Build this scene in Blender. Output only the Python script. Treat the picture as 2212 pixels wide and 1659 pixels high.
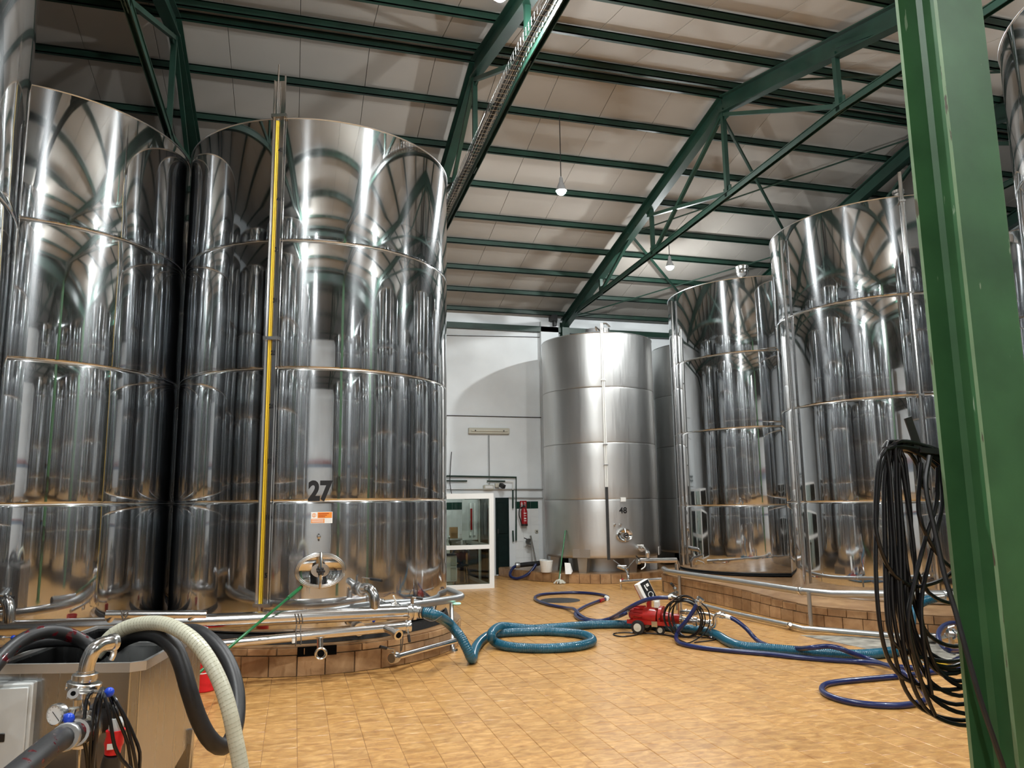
import bpy, math, random
from mathutils import Vector, Matrix

for _o in list(bpy.data.objects):
    bpy.data.objects.remove(_o)
scene = bpy.context.scene
COL = scene.collection
rnd = random.Random(27)
PI = math.pi

# ---------------------------------------------------------------- camera
cam_data = bpy.data.cameras.new('camera')
cam = bpy.data.objects.new('camera', cam_data)
COL.objects.link(cam)
cam_data.sensor_width = 36.0
cam_data.sensor_fit = 'HORIZONTAL'
cam_data.lens = 26.83
cam_data.clip_end = 200
cam_data.clip_start = 0.05
CAM_R = Vector((0.962539, -0.270836, -0.012900))
CAM_U = Vector((-0.029244, -0.150998, 0.988101))
CAM_F = Vector((0.269561, 0.950709, 0.153262))
cam.matrix_world = Matrix(((CAM_R.x, CAM_U.x, -CAM_F.x, 0.0), (CAM_R.y, CAM_U.y, -CAM_F.y, 0.0),
                           (CAM_R.z, CAM_U.z, -CAM_F.z, 1.76), (0, 0, 0, 1)))
scene.camera = cam

# ---------------------------------------------------------------- world, exposure
world = bpy.data.worlds.new('hall_dark')
world.use_nodes = True
world.node_tree.nodes['Background'].inputs[0].default_value = (0.9, 0.95, 1.0, 1)
world.node_tree.nodes['Background'].inputs[1].default_value = 0.02
scene.world = world
scene.view_settings.view_transform = 'Standard'
scene.view_settings.look = 'None'
scene.view_settings.gamma = 1.0
scene.view_settings.use_curve_mapping = False
scene.view_settings.exposure = 1.9
BULB_STRENGTH = 900.0
# pendant bulbs: the first three hang in view, the others light the rest of the hall
BULBS = [(4.13, 11.4, 6.93), (7.67, 14.4, 6.80), (1.95, 7.15, 7.16), (5.8, 3.6, 6.85), (-1.3, 4.2, 6.75),
         (-0.9, -0.8, 6.85), (6.2, -3.2, 6.85), (10.6, 6.4, 6.85)]
cy = scene.cycles
cy.max_bounces = 9
cy.diffuse_bounces = 4
cy.glossy_bounces = 6
cy.transmission_bounces = 6
cy.transparent_max_bounces = 8
cy.sample_clamp_indirect = 6.0
cy.blur_glossy = 0.6
cy.use_denoising = True
cy.adaptive_threshold = 0.02

# ---------------------------------------------------------------- mesh helpers
def vec(p):
    return Vector(p)

class MB:
    """collects boxes, tubes and lathes and links them as one mesh object"""
    def __init__(self):
        self.v = []
        self.f = []
    def add(self, verts, faces):
        n = len(self.v)
        self.v.extend([tuple(p) for p in verts])
        self.f.extend([tuple(i + n for i in fc) for fc in faces])
        return self
    def box(self, x0, x1, y0, y1, z0, z1, m=None):
        vs = [(x0, y0, z0), (x1, y0, z0), (x1, y1, z0), (x0, y1, z0), (x0, y0, z1), (x1, y0, z1), (x1, y1, z1), (x0, y1, z1)]
        if m is not None:
            vs = [m @ Vector(p) for p in vs]
        return self.add(vs, [(3, 2, 1, 0), (4, 5, 6, 7), (0, 1, 5, 4), (1, 2, 6, 5), (2, 3, 7, 6), (3, 0, 4, 7)])
    def bbox(self, x0, x1, y0, y1, z0, z1, b, m=None):
        """box with its vertical and upper edges chamfered"""
        def ring(i, z):
            return [(x0 + i + b, y0 + i, z), (x1 - i - b, y0 + i, z), (x1 - i, y0 + i + b, z), (x1 - i, y1 - i - b, z),
                    (x1 - i - b, y1 - i, z), (x0 + i + b, y1 - i, z), (x0 + i, y1 - i - b, z), (x0 + i, y0 + i + b, z)]
        vs = ring(b, z0) + ring(0, z0 + b) + ring(0, z1 - b) + ring(b, z1)
        if m is not None:
            vs = [m @ Vector(p) for p in vs]
        fs = [tuple(range(7, -1, -1)), tuple(range(24, 32))]
        for k in range(3):
            for i in range(8):
                j = (i + 1) % 8
                fs.append((k * 8 + i, k * 8 + j, k * 8 + 8 + j, k * 8 + 8 + i))
        return self.add(vs, fs)
    def bar(self, a, b, w, h, up=(0, 0, 1)):
        a, b = Vector(a), Vector(b)
        d = (b - a)
        L = d.length
        d.normalize()
        up = Vector(up)
        s = d.cross(up)
        if s.length < 1e-4:
            s = d.cross(Vector((0, 1, 0)))
        s.normalize()
        u = s.cross(d)
        vs = []
        for t in (0, L):
            for i, j in ((-1, -1), (1, -1), (1, 1), (-1, 1)):
                vs.append(a + d * t + s * (i * w / 2) + u * (j * h / 2))
        return self.add(vs, [(0, 1, 2, 3), (7, 6, 5, 4), (0, 4, 5, 1), (1, 5, 6, 2), (2, 6, 7, 3), (3, 7, 4, 0)])
    def ibeam(self, a, b, w, h, tf, tw, up=(0, 0, 1)):
        a, b = Vector(a), Vector(b)
        d = (b - a).normalized()
        s = d.cross(Vector(up)).normalized()
        u = s.cross(d)
        for o in (h / 2 - tf / 2, -h / 2 + tf / 2):
            self.bar(a + u * o, b + u * o, w, tf, u)
        self.bar(a, b, tw, h - 2 * tf, u)
        return self
    def tube(self, pts, r, seg=10, closed=False, caps=True):
        pts = [Vector(p) for p in pts]
        n = len(pts)
        rs = r if isinstance(r, (list, tuple)) else [r] * n
        tang = []
        for i in range(n):
            if closed:
                t = pts[(i + 1) % n] - pts[i - 1]
            else:
                t = pts[min(i + 1, n - 1)] - pts[max(i - 1, 0)]
            if t.length < 1e-9:
                t = Vector((0, 0, 1))
            tang.append(t.normalized())
        ref = Vector((0, 0, 1)) if abs(tang[0].z) < 0.9 else Vector((1, 0, 0))
        u = tang[0].cross(ref).normalized()
        vs = []
        for i in range(n):
            if i:
                u = u - tang[i] * u.dot(tang[i])
                if u.length < 1e-6:
                    u = tang[i].cross(ref)
                u.normalize()
            w = tang[i].cross(u)
            for k in range(seg):
                a = 2 * PI * k / seg
                vs.append(pts[i] + (u * math.cos(a) + w * math.sin(a)) * rs[i])
        fs = []
        for i in range(n if closed else n - 1):
            i2 = (i + 1) % n
            for k in range(seg):
                k2 = (k + 1) % seg
                fs.append((i * seg + k, i * seg + k2, i2 * seg + k2, i2 * seg + k))
        if caps and not closed:
            fs.append(tuple(range(seg - 1, -1, -1)))
            fs.append(tuple(range((n - 1) * seg, n * seg)))
        return self.add(vs, fs)
    def lathe(self, prof, seg=24, m=None, caps=False, a0=0.0, a1=2 * PI):
        """profile of (radius, height) about the z axis"""
        full = abs(a1 - a0 - 2 * PI) < 1e-6
        cnt = seg if full else seg + 1
        vs = []
        for (r, z) in prof:
            for k in range(cnt):
                a = a0 + (a1 - a0) * k / seg
                p = Vector((r * math.cos(a), r * math.sin(a), z))
                vs.append(m @ p if m is not None else p)
        fs = []
        for i in range(len(prof) - 1):
            for k in range(seg):
                k2 = (k + 1) % cnt
                fs.append((i * cnt + k, i * cnt + k2, (i + 1) * cnt + k2, (i + 1) * cnt + k))
        if caps and full:
            fs.append(tuple(range(cnt - 1, -1, -1)))
            fs.append(tuple(range((len(prof) - 1) * cnt, len(prof) * cnt)))
        return self.add(vs, fs)
    def ball(self, c, r, seg=14, rings=8, sz=1.0):
        prof = [(max(r * math.sin(PI * i / rings), 1e-4), -r * sz * math.cos(PI * i / rings)) for i in range(rings + 1)]
        return self.lathe(prof, seg, Matrix.Translation(Vector(c)))
    def prism(self, poly, z0, z1):
        n = len(poly)
        vs = [(p[0], p[1], z0) for p in poly] + [(p[0], p[1], z1) for p in poly]
        fs = [tuple(range(n - 1, -1, -1)), tuple(range(n, 2 * n))]
        for i in range(n):
            j = (i + 1) % n
            fs.append((i, j, n + j, n + i))
        return self.add(vs, fs)
    def mesh(self, name, angle=35):
        me = bpy.data.meshes.new(name)
        me.from_pydata(self.v, [], self.f)
        me.polygons.foreach_set('use_smooth', [True] * len(me.polygons))
        me.update()
        me.set_sharp_from_angle(angle=math.radians(angle))
        return me
    def build(self, name, mat, parent=None, angle=35, kind=None, label=None):
        return link(name, self.mesh(name, angle), mat, parent, kind, label)

def link(name, me, mat, parent=None, kind=None, label=None):
    if mat is not None and not me.materials:
        me.materials.append(mat)
    o = bpy.data.objects.new(name, me)
    COL.objects.link(o)
    if parent is not None:
        o.parent = parent
    if kind:
        o['kind'] = kind
    if label:
        o['label'] = label
    return o

def tag(o, label, cat, group=None):
    o['label'] = label
    o['category'] = cat
    if group:
        o['group'] = group
    return o

def thing(name, label, cat, loc=(0, 0, 0), group=None, rz=0.0):
    o = bpy.data.objects.new(name, None)
    o.empty_display_size = 0.1
    COL.objects.link(o)
    o.location = loc
    o.rotation_euler = (0, 0, rz)
    return tag(o, label, cat, group)

def dup(root, loc=None, label=None, rz=None):
    c = root.copy()
    COL.objects.link(c)
    if loc is not None:
        c.location = loc
    if rz is not None:
        c.rotation_euler = (0, 0, rz)
    if label:
        c['label'] = label
    def kids(src, dst):
        for ch in list(src.children):
            d = ch.copy()
            COL.objects.link(d)
            d.parent = dst
            kids(ch, d)
    kids(root, c)
    return c

def smooth_path(pts, step=0.04, closed=False):
    """centripetal-like Catmull-Rom through the points, resampled evenly"""
    P = [Vector(p) for p in pts]
    n = len(P)
    out = []
    rng = range(n if closed else n - 1)
    for i in rng:
        p1, p2 = P[i], P[(i + 1) % n]
        p0 = P[i - 1] if (closed or i > 0) else p1 * 2 - p2
        p3 = P[(i + 2) % n] if (closed or i + 2 < n) else p2 * 2 - p1
        L = (p2 - p1).length
        k = max(2, int(L / step))
        for j in range(k):
            t = j / k
            out.append(0.5 * ((2 * p1) + (p2 - p0) * t + (2 * p0 - 5 * p1 + 4 * p2 - p3) * t * t + (3 * p1 - p0 - 3 * p2 + p3) * t ** 3))
    if not closed:
        out.append(P[-1])
    return out

def resample(pts, step):
    out = [pts[0]]
    acc = 0.0
    for a, b in zip(pts[:-1], pts[1:]):
        L = (b - a).length
        while acc + L >= step and L > 1e-9:
            t = (step - acc) / L
            a = a.lerp(b, t)
            out.append(a)
            L = (b - a).length
            acc = 0.0
        acc += L
    return out

def corrugated(mb, pts, r, pitch=0.024, depth=0.08, seg=12):
    path = resample(smooth_path(pts, 0.03), pitch / 4)
    rs = [r * (1 + (depth, depth, -depth, -depth)[i % 4]) for i in range(len(path))]
    return mb.tube(path, rs, seg)

def spiral_rib(mb, pts, r, pitch, rr, seg=14):
    """helical rib wound on a hose"""
    path = resample(smooth_path(pts, 0.03), pitch / seg)
    out = []
    u = None
    for i, p in enumerate(path):
        t = (path[min(i + 1, len(path) - 1)] - path[max(i - 1, 0)]).normalized()
        if u is None:
            u = t.cross(Vector((0, 0, 1))).normalized()
        u = (u - t * u.dot(t)).normalized()
        w = t.cross(u)
        a = 2 * PI * i / seg
        out.append(p + (u * math.cos(a) + w * math.sin(a)) * r)
    return mb.tube(out, rr, 4)

def text_mesh(s, size, depth=0.002, align='CENTER', scale_x=1.0, bold=0.0):
    cu = bpy.data.curves.new('lettering', 'FONT')
    cu.body = s
    cu.size = size
    cu.align_x = align
    cu.align_y = 'CENTER'
    cu.extrude = depth
    cu.offset = bold
    cu.resolution_u = 4
    ob = bpy.data.objects.new('lettering', cu)
    COL.objects.link(ob)
    bpy.context.view_layer.update()
    dg = bpy.context.evaluated_depsgraph_get()
    me = bpy.data.meshes.new_from_object(ob.evaluated_get(dg))
    vs = [(v.co.x * scale_x, v.co.y, v.co.z) for v in me.vertices]
    fs = [tuple(p.vertices) for p in me.polygons]
    bpy.data.objects.remove(ob)
    bpy.data.curves.remove(cu)
    bpy.data.meshes.remove(me)
    return vs, fs

def frame_to(origin, right, up):
    """matrix whose x, y, z axes are right, up, outward"""
    r = Vector(right).normalized()
    u = Vector(up).normalized()
    n = r.cross(u).normalized()
    u = n.cross(r)
    o = Vector(origin)
    return Matrix(((r.x, u.x, n.x, o.x), (r.y, u.y, n.y, o.y), (r.z, u.z, n.z, o.z), (0, 0, 0, 1)))

# ---------------------------------------------------------------- materials
class NT:
    def __init__(self, name):
        self.m = bpy.data.materials.new(name)
        self.m.use_nodes = True
        self.t = self.m.node_tree
        self.b = self.t.nodes['Principled BSDF']
    def n(self, kind, **kw):
        nd = self.t.nodes.new(kind)
        for k, v in kw.items():
            if hasattr(nd, k):
                setattr(nd, k, v)
        return nd
    def l(self, a, b):
        self.t.links.new(a, b)

def setp(b, **kw):
    names = {'col': 'Base Color', 'rough': 'Roughness', 'metal': 'Metallic', 'spec': 'Specular IOR Level', 'aniso': 'Anisotropic',
             'trans': 'Transmission Weight', 'ior': 'IOR', 'alpha': 'Alpha', 'coat': 'Coat Weight', 'emit': 'Emission Strength', 'ecol': 'Emission Color',
             'arot': 'Anisotropic Rotation'}
    for k, v in kw.items():
        if k in ('col', 'ecol') and len(v) == 3:
            v = (*v, 1)
        b.inputs[names[k]].default_value = v

def srgb(r, g, b):
    f = lambda c: (c / 255 / 12.92) if c / 255 <= 0.04045 else ((c / 255 + 0.055) / 1.055) ** 2.4
    return (f(r), f(g), f(b))

def plain(name, col, rough=0.5, metal=0.0, noise=0.0, nscale=8.0, bump=0.0, **kw):
    """principled material with a little cloudy variation of its own colour"""
    t = NT(name)
    setp(t.b, col=col, rough=rough, metal=metal, **kw)
    if noise or bump:
        geo = t.n('ShaderNodeNewGeometry')
        nz = t.n('ShaderNodeTexNoise')
        nz.inputs['Scale'].default_value = nscale
        nz.inputs['Detail'].default_value = 4
        t.l(geo.outputs['Position'], nz.inputs['Vector'])
        if noise:
            cr = t.n('ShaderNodeValToRGB')
            cr.color_ramp.elements[0].position = 0.3
            cr.color_ramp.elements[1].position = 0.7
            cr.color_ramp.elements[0].color = (*[c * (1 - noise) for c in col], 1)
            cr.color_ramp.elements[1].color = (*[min(c * (1 + noise), 1) for c in col], 1)
            t.l(nz.outputs['Fac'], cr.inputs[0])
            t.l(cr.outputs[0], t.b.inputs['Base Color'])
        if bump:
            bp = t.n('ShaderNodeBump')
            bp.inputs['Strength'].default_value = bump
            bp.inputs['Distance'].default_value = 0.01
            t.l(nz.outputs['Fac'], bp.inputs['Height'])
            t.l(bp.outputs[0], t.b.inputs['Normal'])
    return t.m

def steel(name, col, rough, aniso=0.0, wav=0.0, streak=0.0, arot=0.25, tangent=True, haze=0.0):
    """brushed stainless sheet: vertical grain, slight waviness"""
    t = NT(name)
    setp(t.b, col=col, rough=rough, metal=1.0, aniso=aniso, arot=arot)
    tc = t.n('ShaderNodeTexCoord')
    if aniso and tangent:
        tg = t.n('ShaderNodeTangent', direction_type='RADIAL', axis='Z')
        t.l(tg.outputs[0], t.b.inputs['Tangent'])
    if streak:
        mp = t.n('ShaderNodeMapping')
        mp.inputs['Scale'].default_value = (9, 9, 0.35)
        nz = t.n('ShaderNodeTexNoise')
        nz.inputs['Scale'].default_value = 3.0
        nz.inputs['Detail'].default_value = 5
        t.l(tc.outputs['Object'], mp.inputs[0])
        t.l(mp.outputs[0], nz.inputs['Vector'])
        mr = t.n('ShaderNodeMapRange')
        mr.inputs['From Min'].default_value = 0.3
        mr.inputs['From Max'].default_value = 0.7
        mr.inputs['To Min'].default_value = max(rough - streak, 0.02)
        mr.inputs['To Max'].default_value = rough + streak
        t.l(nz.outputs['Fac'], mr.inputs[0])
        t.l(mr.outputs[0], t.b.inputs['Roughness'])
    if wav:
        mp2 = t.n('ShaderNodeMapping')
        mp2.inputs['Scale'].default_value = (1.0, 1.0, 0.5)
        n2 = t.n('ShaderNodeTexNoise')
        n2.inputs['Scale'].default_value = 1.6
        n2.inputs['Detail'].default_value = 1.5
        t.l(tc.outputs['Object'], mp2.inputs[0])
        t.l(mp2.outputs[0], n2.inputs['Vector'])
        bp = t.n('ShaderNodeBump')
        bp.inputs['Strength'].default_value = 1.0
        bp.inputs['Distance'].default_value = wav
        t.l(n2.outputs['Fac'], bp.inputs['Height'])
        t.l(bp.outputs[0], t.b.inputs['Normal'])
    if haze:
        # second, broad lobe of the vertical brushing under the polish
        out = [n for n in t.t.nodes if n.type == 'OUTPUT_MATERIAL'][0]
        b2 = t.n('ShaderNodeBsdfPrincipled')
        setp(b2, col=col, rough=0.26, metal=1.0, aniso=0.93, arot=arot)
        if aniso and tangent:
            t.l(tg.outputs[0], b2.inputs['Tangent'])
        mx = t.n('ShaderNodeMixShader')
        mx.inputs[0].default_value = haze
        t.l(t.b.outputs[0], mx.inputs[1])
        t.l(b2.outputs[0], mx.inputs[2])
        t.l(mx.outputs[0], out.inputs[0])
    return t.m

def tile_mat(name, c0, c1, c2, scale, rough, stretch=(1, 1, 1), tone=0.18, vary=True):
    """cloudy glazed clay, each tile slightly lighter or darker"""
    t = NT(name)
    setp(t.b, rough=rough, spec=0.5)
    geo = t.n('ShaderNodeNewGeometry')
    oi = t.n('ShaderNodeObjectInfo')
    mp = t.n('ShaderNodeMapping')
    mp.inputs['Scale'].default_value = stretch
    nz = t.n('ShaderNodeTexNoise')
    nz.inputs['Scale'].default_value = scale
    nz.inputs['Detail'].default_value = 5
    nz.inputs['Roughness'].default_value = 0.62
    nz.inputs['Distortion'].default_value = 0.7
    t.l(geo.outputs['Position'], mp.inputs[0])
    t.l(mp.outputs[0], nz.inputs['Vector'])
    cr = t.n('ShaderNodeValToRGB')
    cr.color_ramp.elements[0].position = 0.32
    cr.color_ramp.elements[0].color = (*c0, 1)
    cr.color_ramp.elements[1].position = 0.68
    cr.color_ramp.elements[1].color = (*c2, 1)
    e = cr.color_ramp.elements.new(0.5)
    e.color = (*c1, 1)
    t.l(nz.outputs['Fac'], cr.inputs[0])
    ad = t.n('ShaderNodeMath', operation='ADD')
    t.l(oi.outputs['Random'], ad.inputs[0])
    t.l(geo.outputs['Random Per Island'], ad.inputs[1])
    fr = t.n('ShaderNodeMath', operation='FRACT')
    t.l(ad.outputs[0], fr.inputs[0])
    mr = t.n('ShaderNodeMapRange')
    mr.inputs['To Min'].default_value = 1 - tone
    mr.inputs['To Max'].default_value = 1 + tone
    t.l(fr.outputs[0], mr.inputs[0])
    mx = t.n('ShaderNodeMix', data_type='RGBA', blend_type='MULTIPLY')
    mx.inputs[0].default_value = 1.0
    t.l(cr.outputs[0], mx.inputs[6])
    t.l(mr.outputs[0], mx.inputs[7])
    t.l(mx.outputs[2], t.b.inputs['Base Color'])
    bp = t.n('ShaderNodeBump')
    bp.inputs['Strength'].default_value = 0.25
    bp.inputs['Distance'].default_value = 0.003
    t.l(nz.outputs['Fac'], bp.inputs['Height'])
    t.l(bp.outputs[0], t.b.inputs['Normal'])
    return t.m

def painted_steel(name, col, chip, amount):
    """old paint with scratches and bare chips"""
    t = NT(name)
    setp(t.b, rough=0.42, spec=0.4)
    geo = t.n('ShaderNodeNewGeometry')
    mp = t.n('ShaderNodeMapping')
    mp.inputs['Scale'].default_value = (30, 30, 5)
    nz = t.n('ShaderNodeTexNoise')
    nz.inputs['Scale'].default_value = 1.0
    nz.inputs['Detail'].default_value = 8
    t.l(geo.outputs['Position'], mp.inputs[0])
    t.l(mp.outputs[0], nz.inputs['Vector'])
    cr = t.n('ShaderNodeValToRGB')
    cr.color_ramp.elements[0].position = amount
    cr.color_ramp.elements[0].color = (0, 0, 0, 1)
    cr.color_ramp.elements[1].position = amount + 0.02
    cr.color_ramp.elements[1].color = (1, 1, 1, 1)
    t.l(nz.outputs['Fac'], cr.inputs[0])
    n2 = t.n('ShaderNodeTexNoise')
    n2.inputs['Scale'].default_value = 3.0
    n2.inputs['Detail'].default_value = 6
    t.l(geo.outputs['Position'], n2.inputs['Vector'])
    c2 = t.n('ShaderNodeValToRGB')
    c2.color_ramp.elements[0].position = 0.3
    c2.color_ramp.elements[1].position = 0.7
    c2.color_ramp.elements[0].color = (*[c * 0.72 for c in col], 1)
    c2.color_ramp.elements[1].color = (*[c * 1.2 for c in col], 1)
    t.l(n2.outputs['Fac'], c2.inputs[0])
    mx = t.n('ShaderNodeMix', data_type='RGBA')
    t.l(cr.outputs[0], mx.inputs[0])
    t.l(c2.outputs[0], mx.inputs[6])
    mx.inputs[7].default_value = (*chip, 1)
    t.l(mx.outputs[2], t.b.inputs['Base Color'])
    return t.m

def stained(name, col, stain, scale, amount):
    t = NT(name)
    setp(t.b, col=col, rough=0.42)
    geo = t.n('ShaderNodeNewGeometry')
    nz = t.n('ShaderNodeTexNoise')
    nz.inputs['Scale'].default_value = scale
    nz.inputs['Detail'].default_value = 3
    t.l(geo.outputs['Position'], nz.inputs['Vector'])
    cr = t.n('ShaderNodeValToRGB')
    cr.color_ramp.elements[0].position = amount
    cr.color_ramp.elements[1].position = amount + 0.03
    t.l(nz.outputs['Fac'], cr.inputs[0])
    mx = t.n('ShaderNodeMix', data_type='RGBA')
    t.l(cr.outputs[0], mx.inputs[0])
    mx.inputs[6].default_value = (*col, 1)
    mx.inputs[7].default_value = (*stain, 1)
    t.l(mx.outputs[2], t.b.inputs['Base Color'])
    mr = t.n('ShaderNodeMapRange')
    mr.inputs['To Min'].default_value = 0.45
    mr.inputs['To Max'].default_value = 0.12
    t.l(cr.outputs[0], mr.inputs[0])
    t.l(mr.outputs[0], t.b.inputs['Roughness'])
    return t.m

M = {}
M['polished'] = steel('polished_steel', (0.60, 0.615, 0.63), 0.045, aniso=0.6, wav=0.0009, streak=0.012, haze=0.09)
M['satin'] = steel('satin_steel', (0.62, 0.62, 0.61), 0.42, aniso=0.35, wav=0.001, streak=0.05)
M['dull'] = plain('dusty_steel_roof', (0.20, 0.20, 0.20), 0.7)
M['brushed'] = steel('brushed_steel', (0.60, 0.615, 0.63), 0.06, aniso=0.7, wav=0.0008, streak=0.02, haze=0.15)
M['seam'] = steel('weld_steel', (0.80, 0.82, 0.84), 0.30)
M['seam_dark'] = steel('oxidised_weld', (0.25, 0.25, 0.24), 0.4)
M['pipe'] = steel('pipe_steel', (0.72, 0.71, 0.70), 0.16)
M['fitting'] = steel('fitting_steel', (0.68, 0.67, 0.65), 0.22)
M['galv'] = steel('galvanised_steel', (0.52, 0.53, 0.53), 0.38)
M['rim_steel'] = steel('rim_steel', (0.70, 0.70, 0.69), 0.42)
M['sheet'] = steel('vat_sheet', (0.40, 0.40, 0.40), 0.26, wav=0.0006, streak=0.03)
M['mirror'] = steel('manhole_steel', (0.75, 0.75, 0.75), 0.06)
M['black'] = plain('black_rubber', (0.012, 0.012, 0.013), 0.45, noise=0.3, nscale=20)
M['black_gloss'] = plain('black_cable', (0.008, 0.008, 0.009), 0.25)
M['bitumen'] = plain('bitumen', (0.008, 0.008, 0.008), 0.6, bump=0.6, nscale=30)
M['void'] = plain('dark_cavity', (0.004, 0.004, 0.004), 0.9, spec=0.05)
M['ink'] = plain('black_ink', (0.008, 0.008, 0.009), 0.4)
M['white_ink'] = plain('white_ink', (0.8, 0.8, 0.78), 0.5)
M['green_dark'] = plain('dark_green_paint', (0.008, 0.034, 0.022), 0.45, noise=0.25, nscale=3)
M['green_col'] = painted_steel('green_column_paint', (0.044, 0.130, 0.050), (0.22, 0.30, 0.20), 0.695)
M['green_edge'] = painted_steel('worn_green_edge', (0.15, 0.24, 0.13), (0.07, 0.06, 0.04), 0.60)
M['green_door'] = plain('green_door_paint', (0.003, 0.012, 0.011), 0.5, noise=0.2, spec=0.15)
M['roof'] = plain('roof_panel', (0.43, 0.40, 0.36), 0.75, noise=0.04, nscale=1.2)
M['wall'] = plain('white_plaster', (0.76, 0.79, 0.80), 0.8, noise=0.05, nscale=1.5, bump=0.25)
M['white_tile'] = tile_mat('white_wall_tile', (0.78, 0.80, 0.79), (0.82, 0.84, 0.83), (0.85, 0.87, 0.86), 1.5, 0.25, tone=0.03)
M['green_tile'] = tile_mat('green_wall_tile', (0.004, 0.03, 0.02), (0.006, 0.042, 0.028), (0.008, 0.05, 0.033), 3, 0.2, tone=0.15)
M['grout'] = plain('grout', (0.27, 0.145, 0.06), 0.9, noise=0.2)
M['tile'] = tile_mat('floor_tile_clay', (0.33, 0.155, 0.043), (0.47, 0.245, 0.075), (0.62, 0.36, 0.132), 12.0, 0.32, (0.7, 1.3, 1), 0.07)
M['plinth_tile'] = tile_mat('plinth_tile_clay', (0.25, 0.130, 0.058), (0.35, 0.20, 0.095), (0.45, 0.275, 0.14), 4.5, 0.30, (1, 1, 1), 0.16)
M['concrete'] = plain('rough_concrete', (0.26, 0.24, 0.20), 0.85, noise=0.5, nscale=7, bump=0.5)
M['core'] = plain('plinth_core', (0.10, 0.075, 0.05), 0.9)
M['white_frame'] = plain('white_aluminium', (0.85, 0.86, 0.84), 0.35)
M['white_plastic'] = plain('white_plastic', (0.82, 0.82, 0.78), 0.45)
M['cream'] = plain('cream_enamel', (0.55, 0.53, 0.44), 0.5)
M['red'] = plain('red_enamel', (0.33, 0.012, 0.008), 0.3, noise=0.2, nscale=14)
M['red_plastic'] = plain('red_plastic', (0.70, 0.012, 0.02), 0.4)
M['ext_red'] = plain('extinguisher_red', (0.33, 0.008, 0.012), 0.3)
M['blue_ball'] = plain('blue_knob', (0.005, 0.05, 0.50), 0.3)
M['box_grey'] = plain('grey_enclosure', (0.58, 0.60, 0.59), 0.45, noise=0.06, nscale=5)
M['yellow'] = plain('yellow_plastic', (0.70, 0.46, 0.02), 0.4)
M['orange'] = plain('orange_print', (0.80, 0.26, 0.03), 0.5)
M['broom'] = plain('green_handle', (0.008, 0.13, 0.035), 0.35)
M['wood'] = plain('beech_panel', (0.42, 0.24, 0.10), 0.5, noise=0.2, nscale=6)
M['iron'] = plain('dark_iron', (0.02, 0.02, 0.02), 0.55, noise=0.3)
M['navy'] = plain('navy_hose', (0.005, 0.014, 0.080), 0.28, noise=0.25, nscale=3, coat=0.3)
M['teal'] = plain('teal_hose', (0.006, 0.085, 0.140), 0.25, noise=0.2, nscale=3, coat=0.4)
M['beige_hose'] = plain('beige_hose', (0.50, 0.49, 0.38), 0.35, noise=0.1, nscale=10)
M['mud'] = plain('wine_residue', (0.09, 0.006, 0.01), 0.3)
M['black_stained'] = stained('stained_black_rubber', (0.012, 0.012, 0.013), (0.085, 0.006, 0.010), 22.0, 0.60)
M['rib'] = plain('hose_rib', (0.30, 0.29, 0.20), 0.4)
M['tie'] = plain('tie_wire', (0.09, 0.075, 0.06), 0.7)
M['mint'] = plain('mint_cap', (0.45, 0.80, 0.62), 0.5)
M['socket_skirt'] = plain('lamp_socket_skirt', (0.35, 0.35, 0.35), 0.5)

def glass_mat(name, tint, rough=0.0):
    t = NT(name)
    t.t.nodes.remove(t.b)
    out = [n for n in t.t.nodes if n.type == 'OUTPUT_MATERIAL'][0]
    tr = t.n('ShaderNodeBsdfTransparent')
    tr.inputs[0].default_value = (*tint, 1)
    gl = t.n('ShaderNodeBsdfGlossy')
    gl.inputs['Roughness'].default_value = 0.02
    fr = t.n('ShaderNodeFresnel')
    fr.inputs[0].default_value = 1.5
    mx = t.n('ShaderNodeMixShader')
    t.l(fr.outputs[0], mx.inputs[0])
    t.l(tr.outputs[0], mx.inputs[1])
    t.l(gl.outputs[0], mx.inputs[2])
    t.l(mx.outputs[0], out.inputs[0])
    return t.m
M['glass'] = glass_mat('window_glass', (0.80, 0.85, 0.82))

def emit_mat(name, col, s):
    t = NT(name)
    setp(t.b, col=(0.8, 0.8, 0.8), ecol=col, emit=s)
    return t.m
M['bulb'] = emit_mat('lit_bulb', (0.97, 1.0, 1.0), BULB_STRENGTH)
M['tube_off'] = plain('unlit_tube', (0.62, 0.60, 0.50), 0.35)

# ================================================================ the setting
def W(mb, origin):
    ox, oy, oz = origin
    mb.v = [(p[0] - ox, p[1] - oy, p[2] - oz) for p in mb.v]
    return mb

def project(p):
    d = Vector(p) - Vector((0, 0, 1.76))
    z = d.dot(CAM_F)
    if z < 0.1:
        return None
    return (1106 + 1648.5 * d.dot(CAM_R) / z, 829.5 - 1648.5 * d.dot(CAM_U) / z, z)

XL, XR, YF, YN = -8.3, 15.9, 18.55, -14.0
RIDGE, SLOPE = 10.46, 0.2377
NAVE = 16.36            # distance from one ridge to the next

floor = MB().box(XL, XR, YN, YF, -0.25, -0.004).build('floor', M['grout'], kind='structure')
tag(floor, 'ochre clay tile floor of the winery hall', 'floor')
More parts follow.
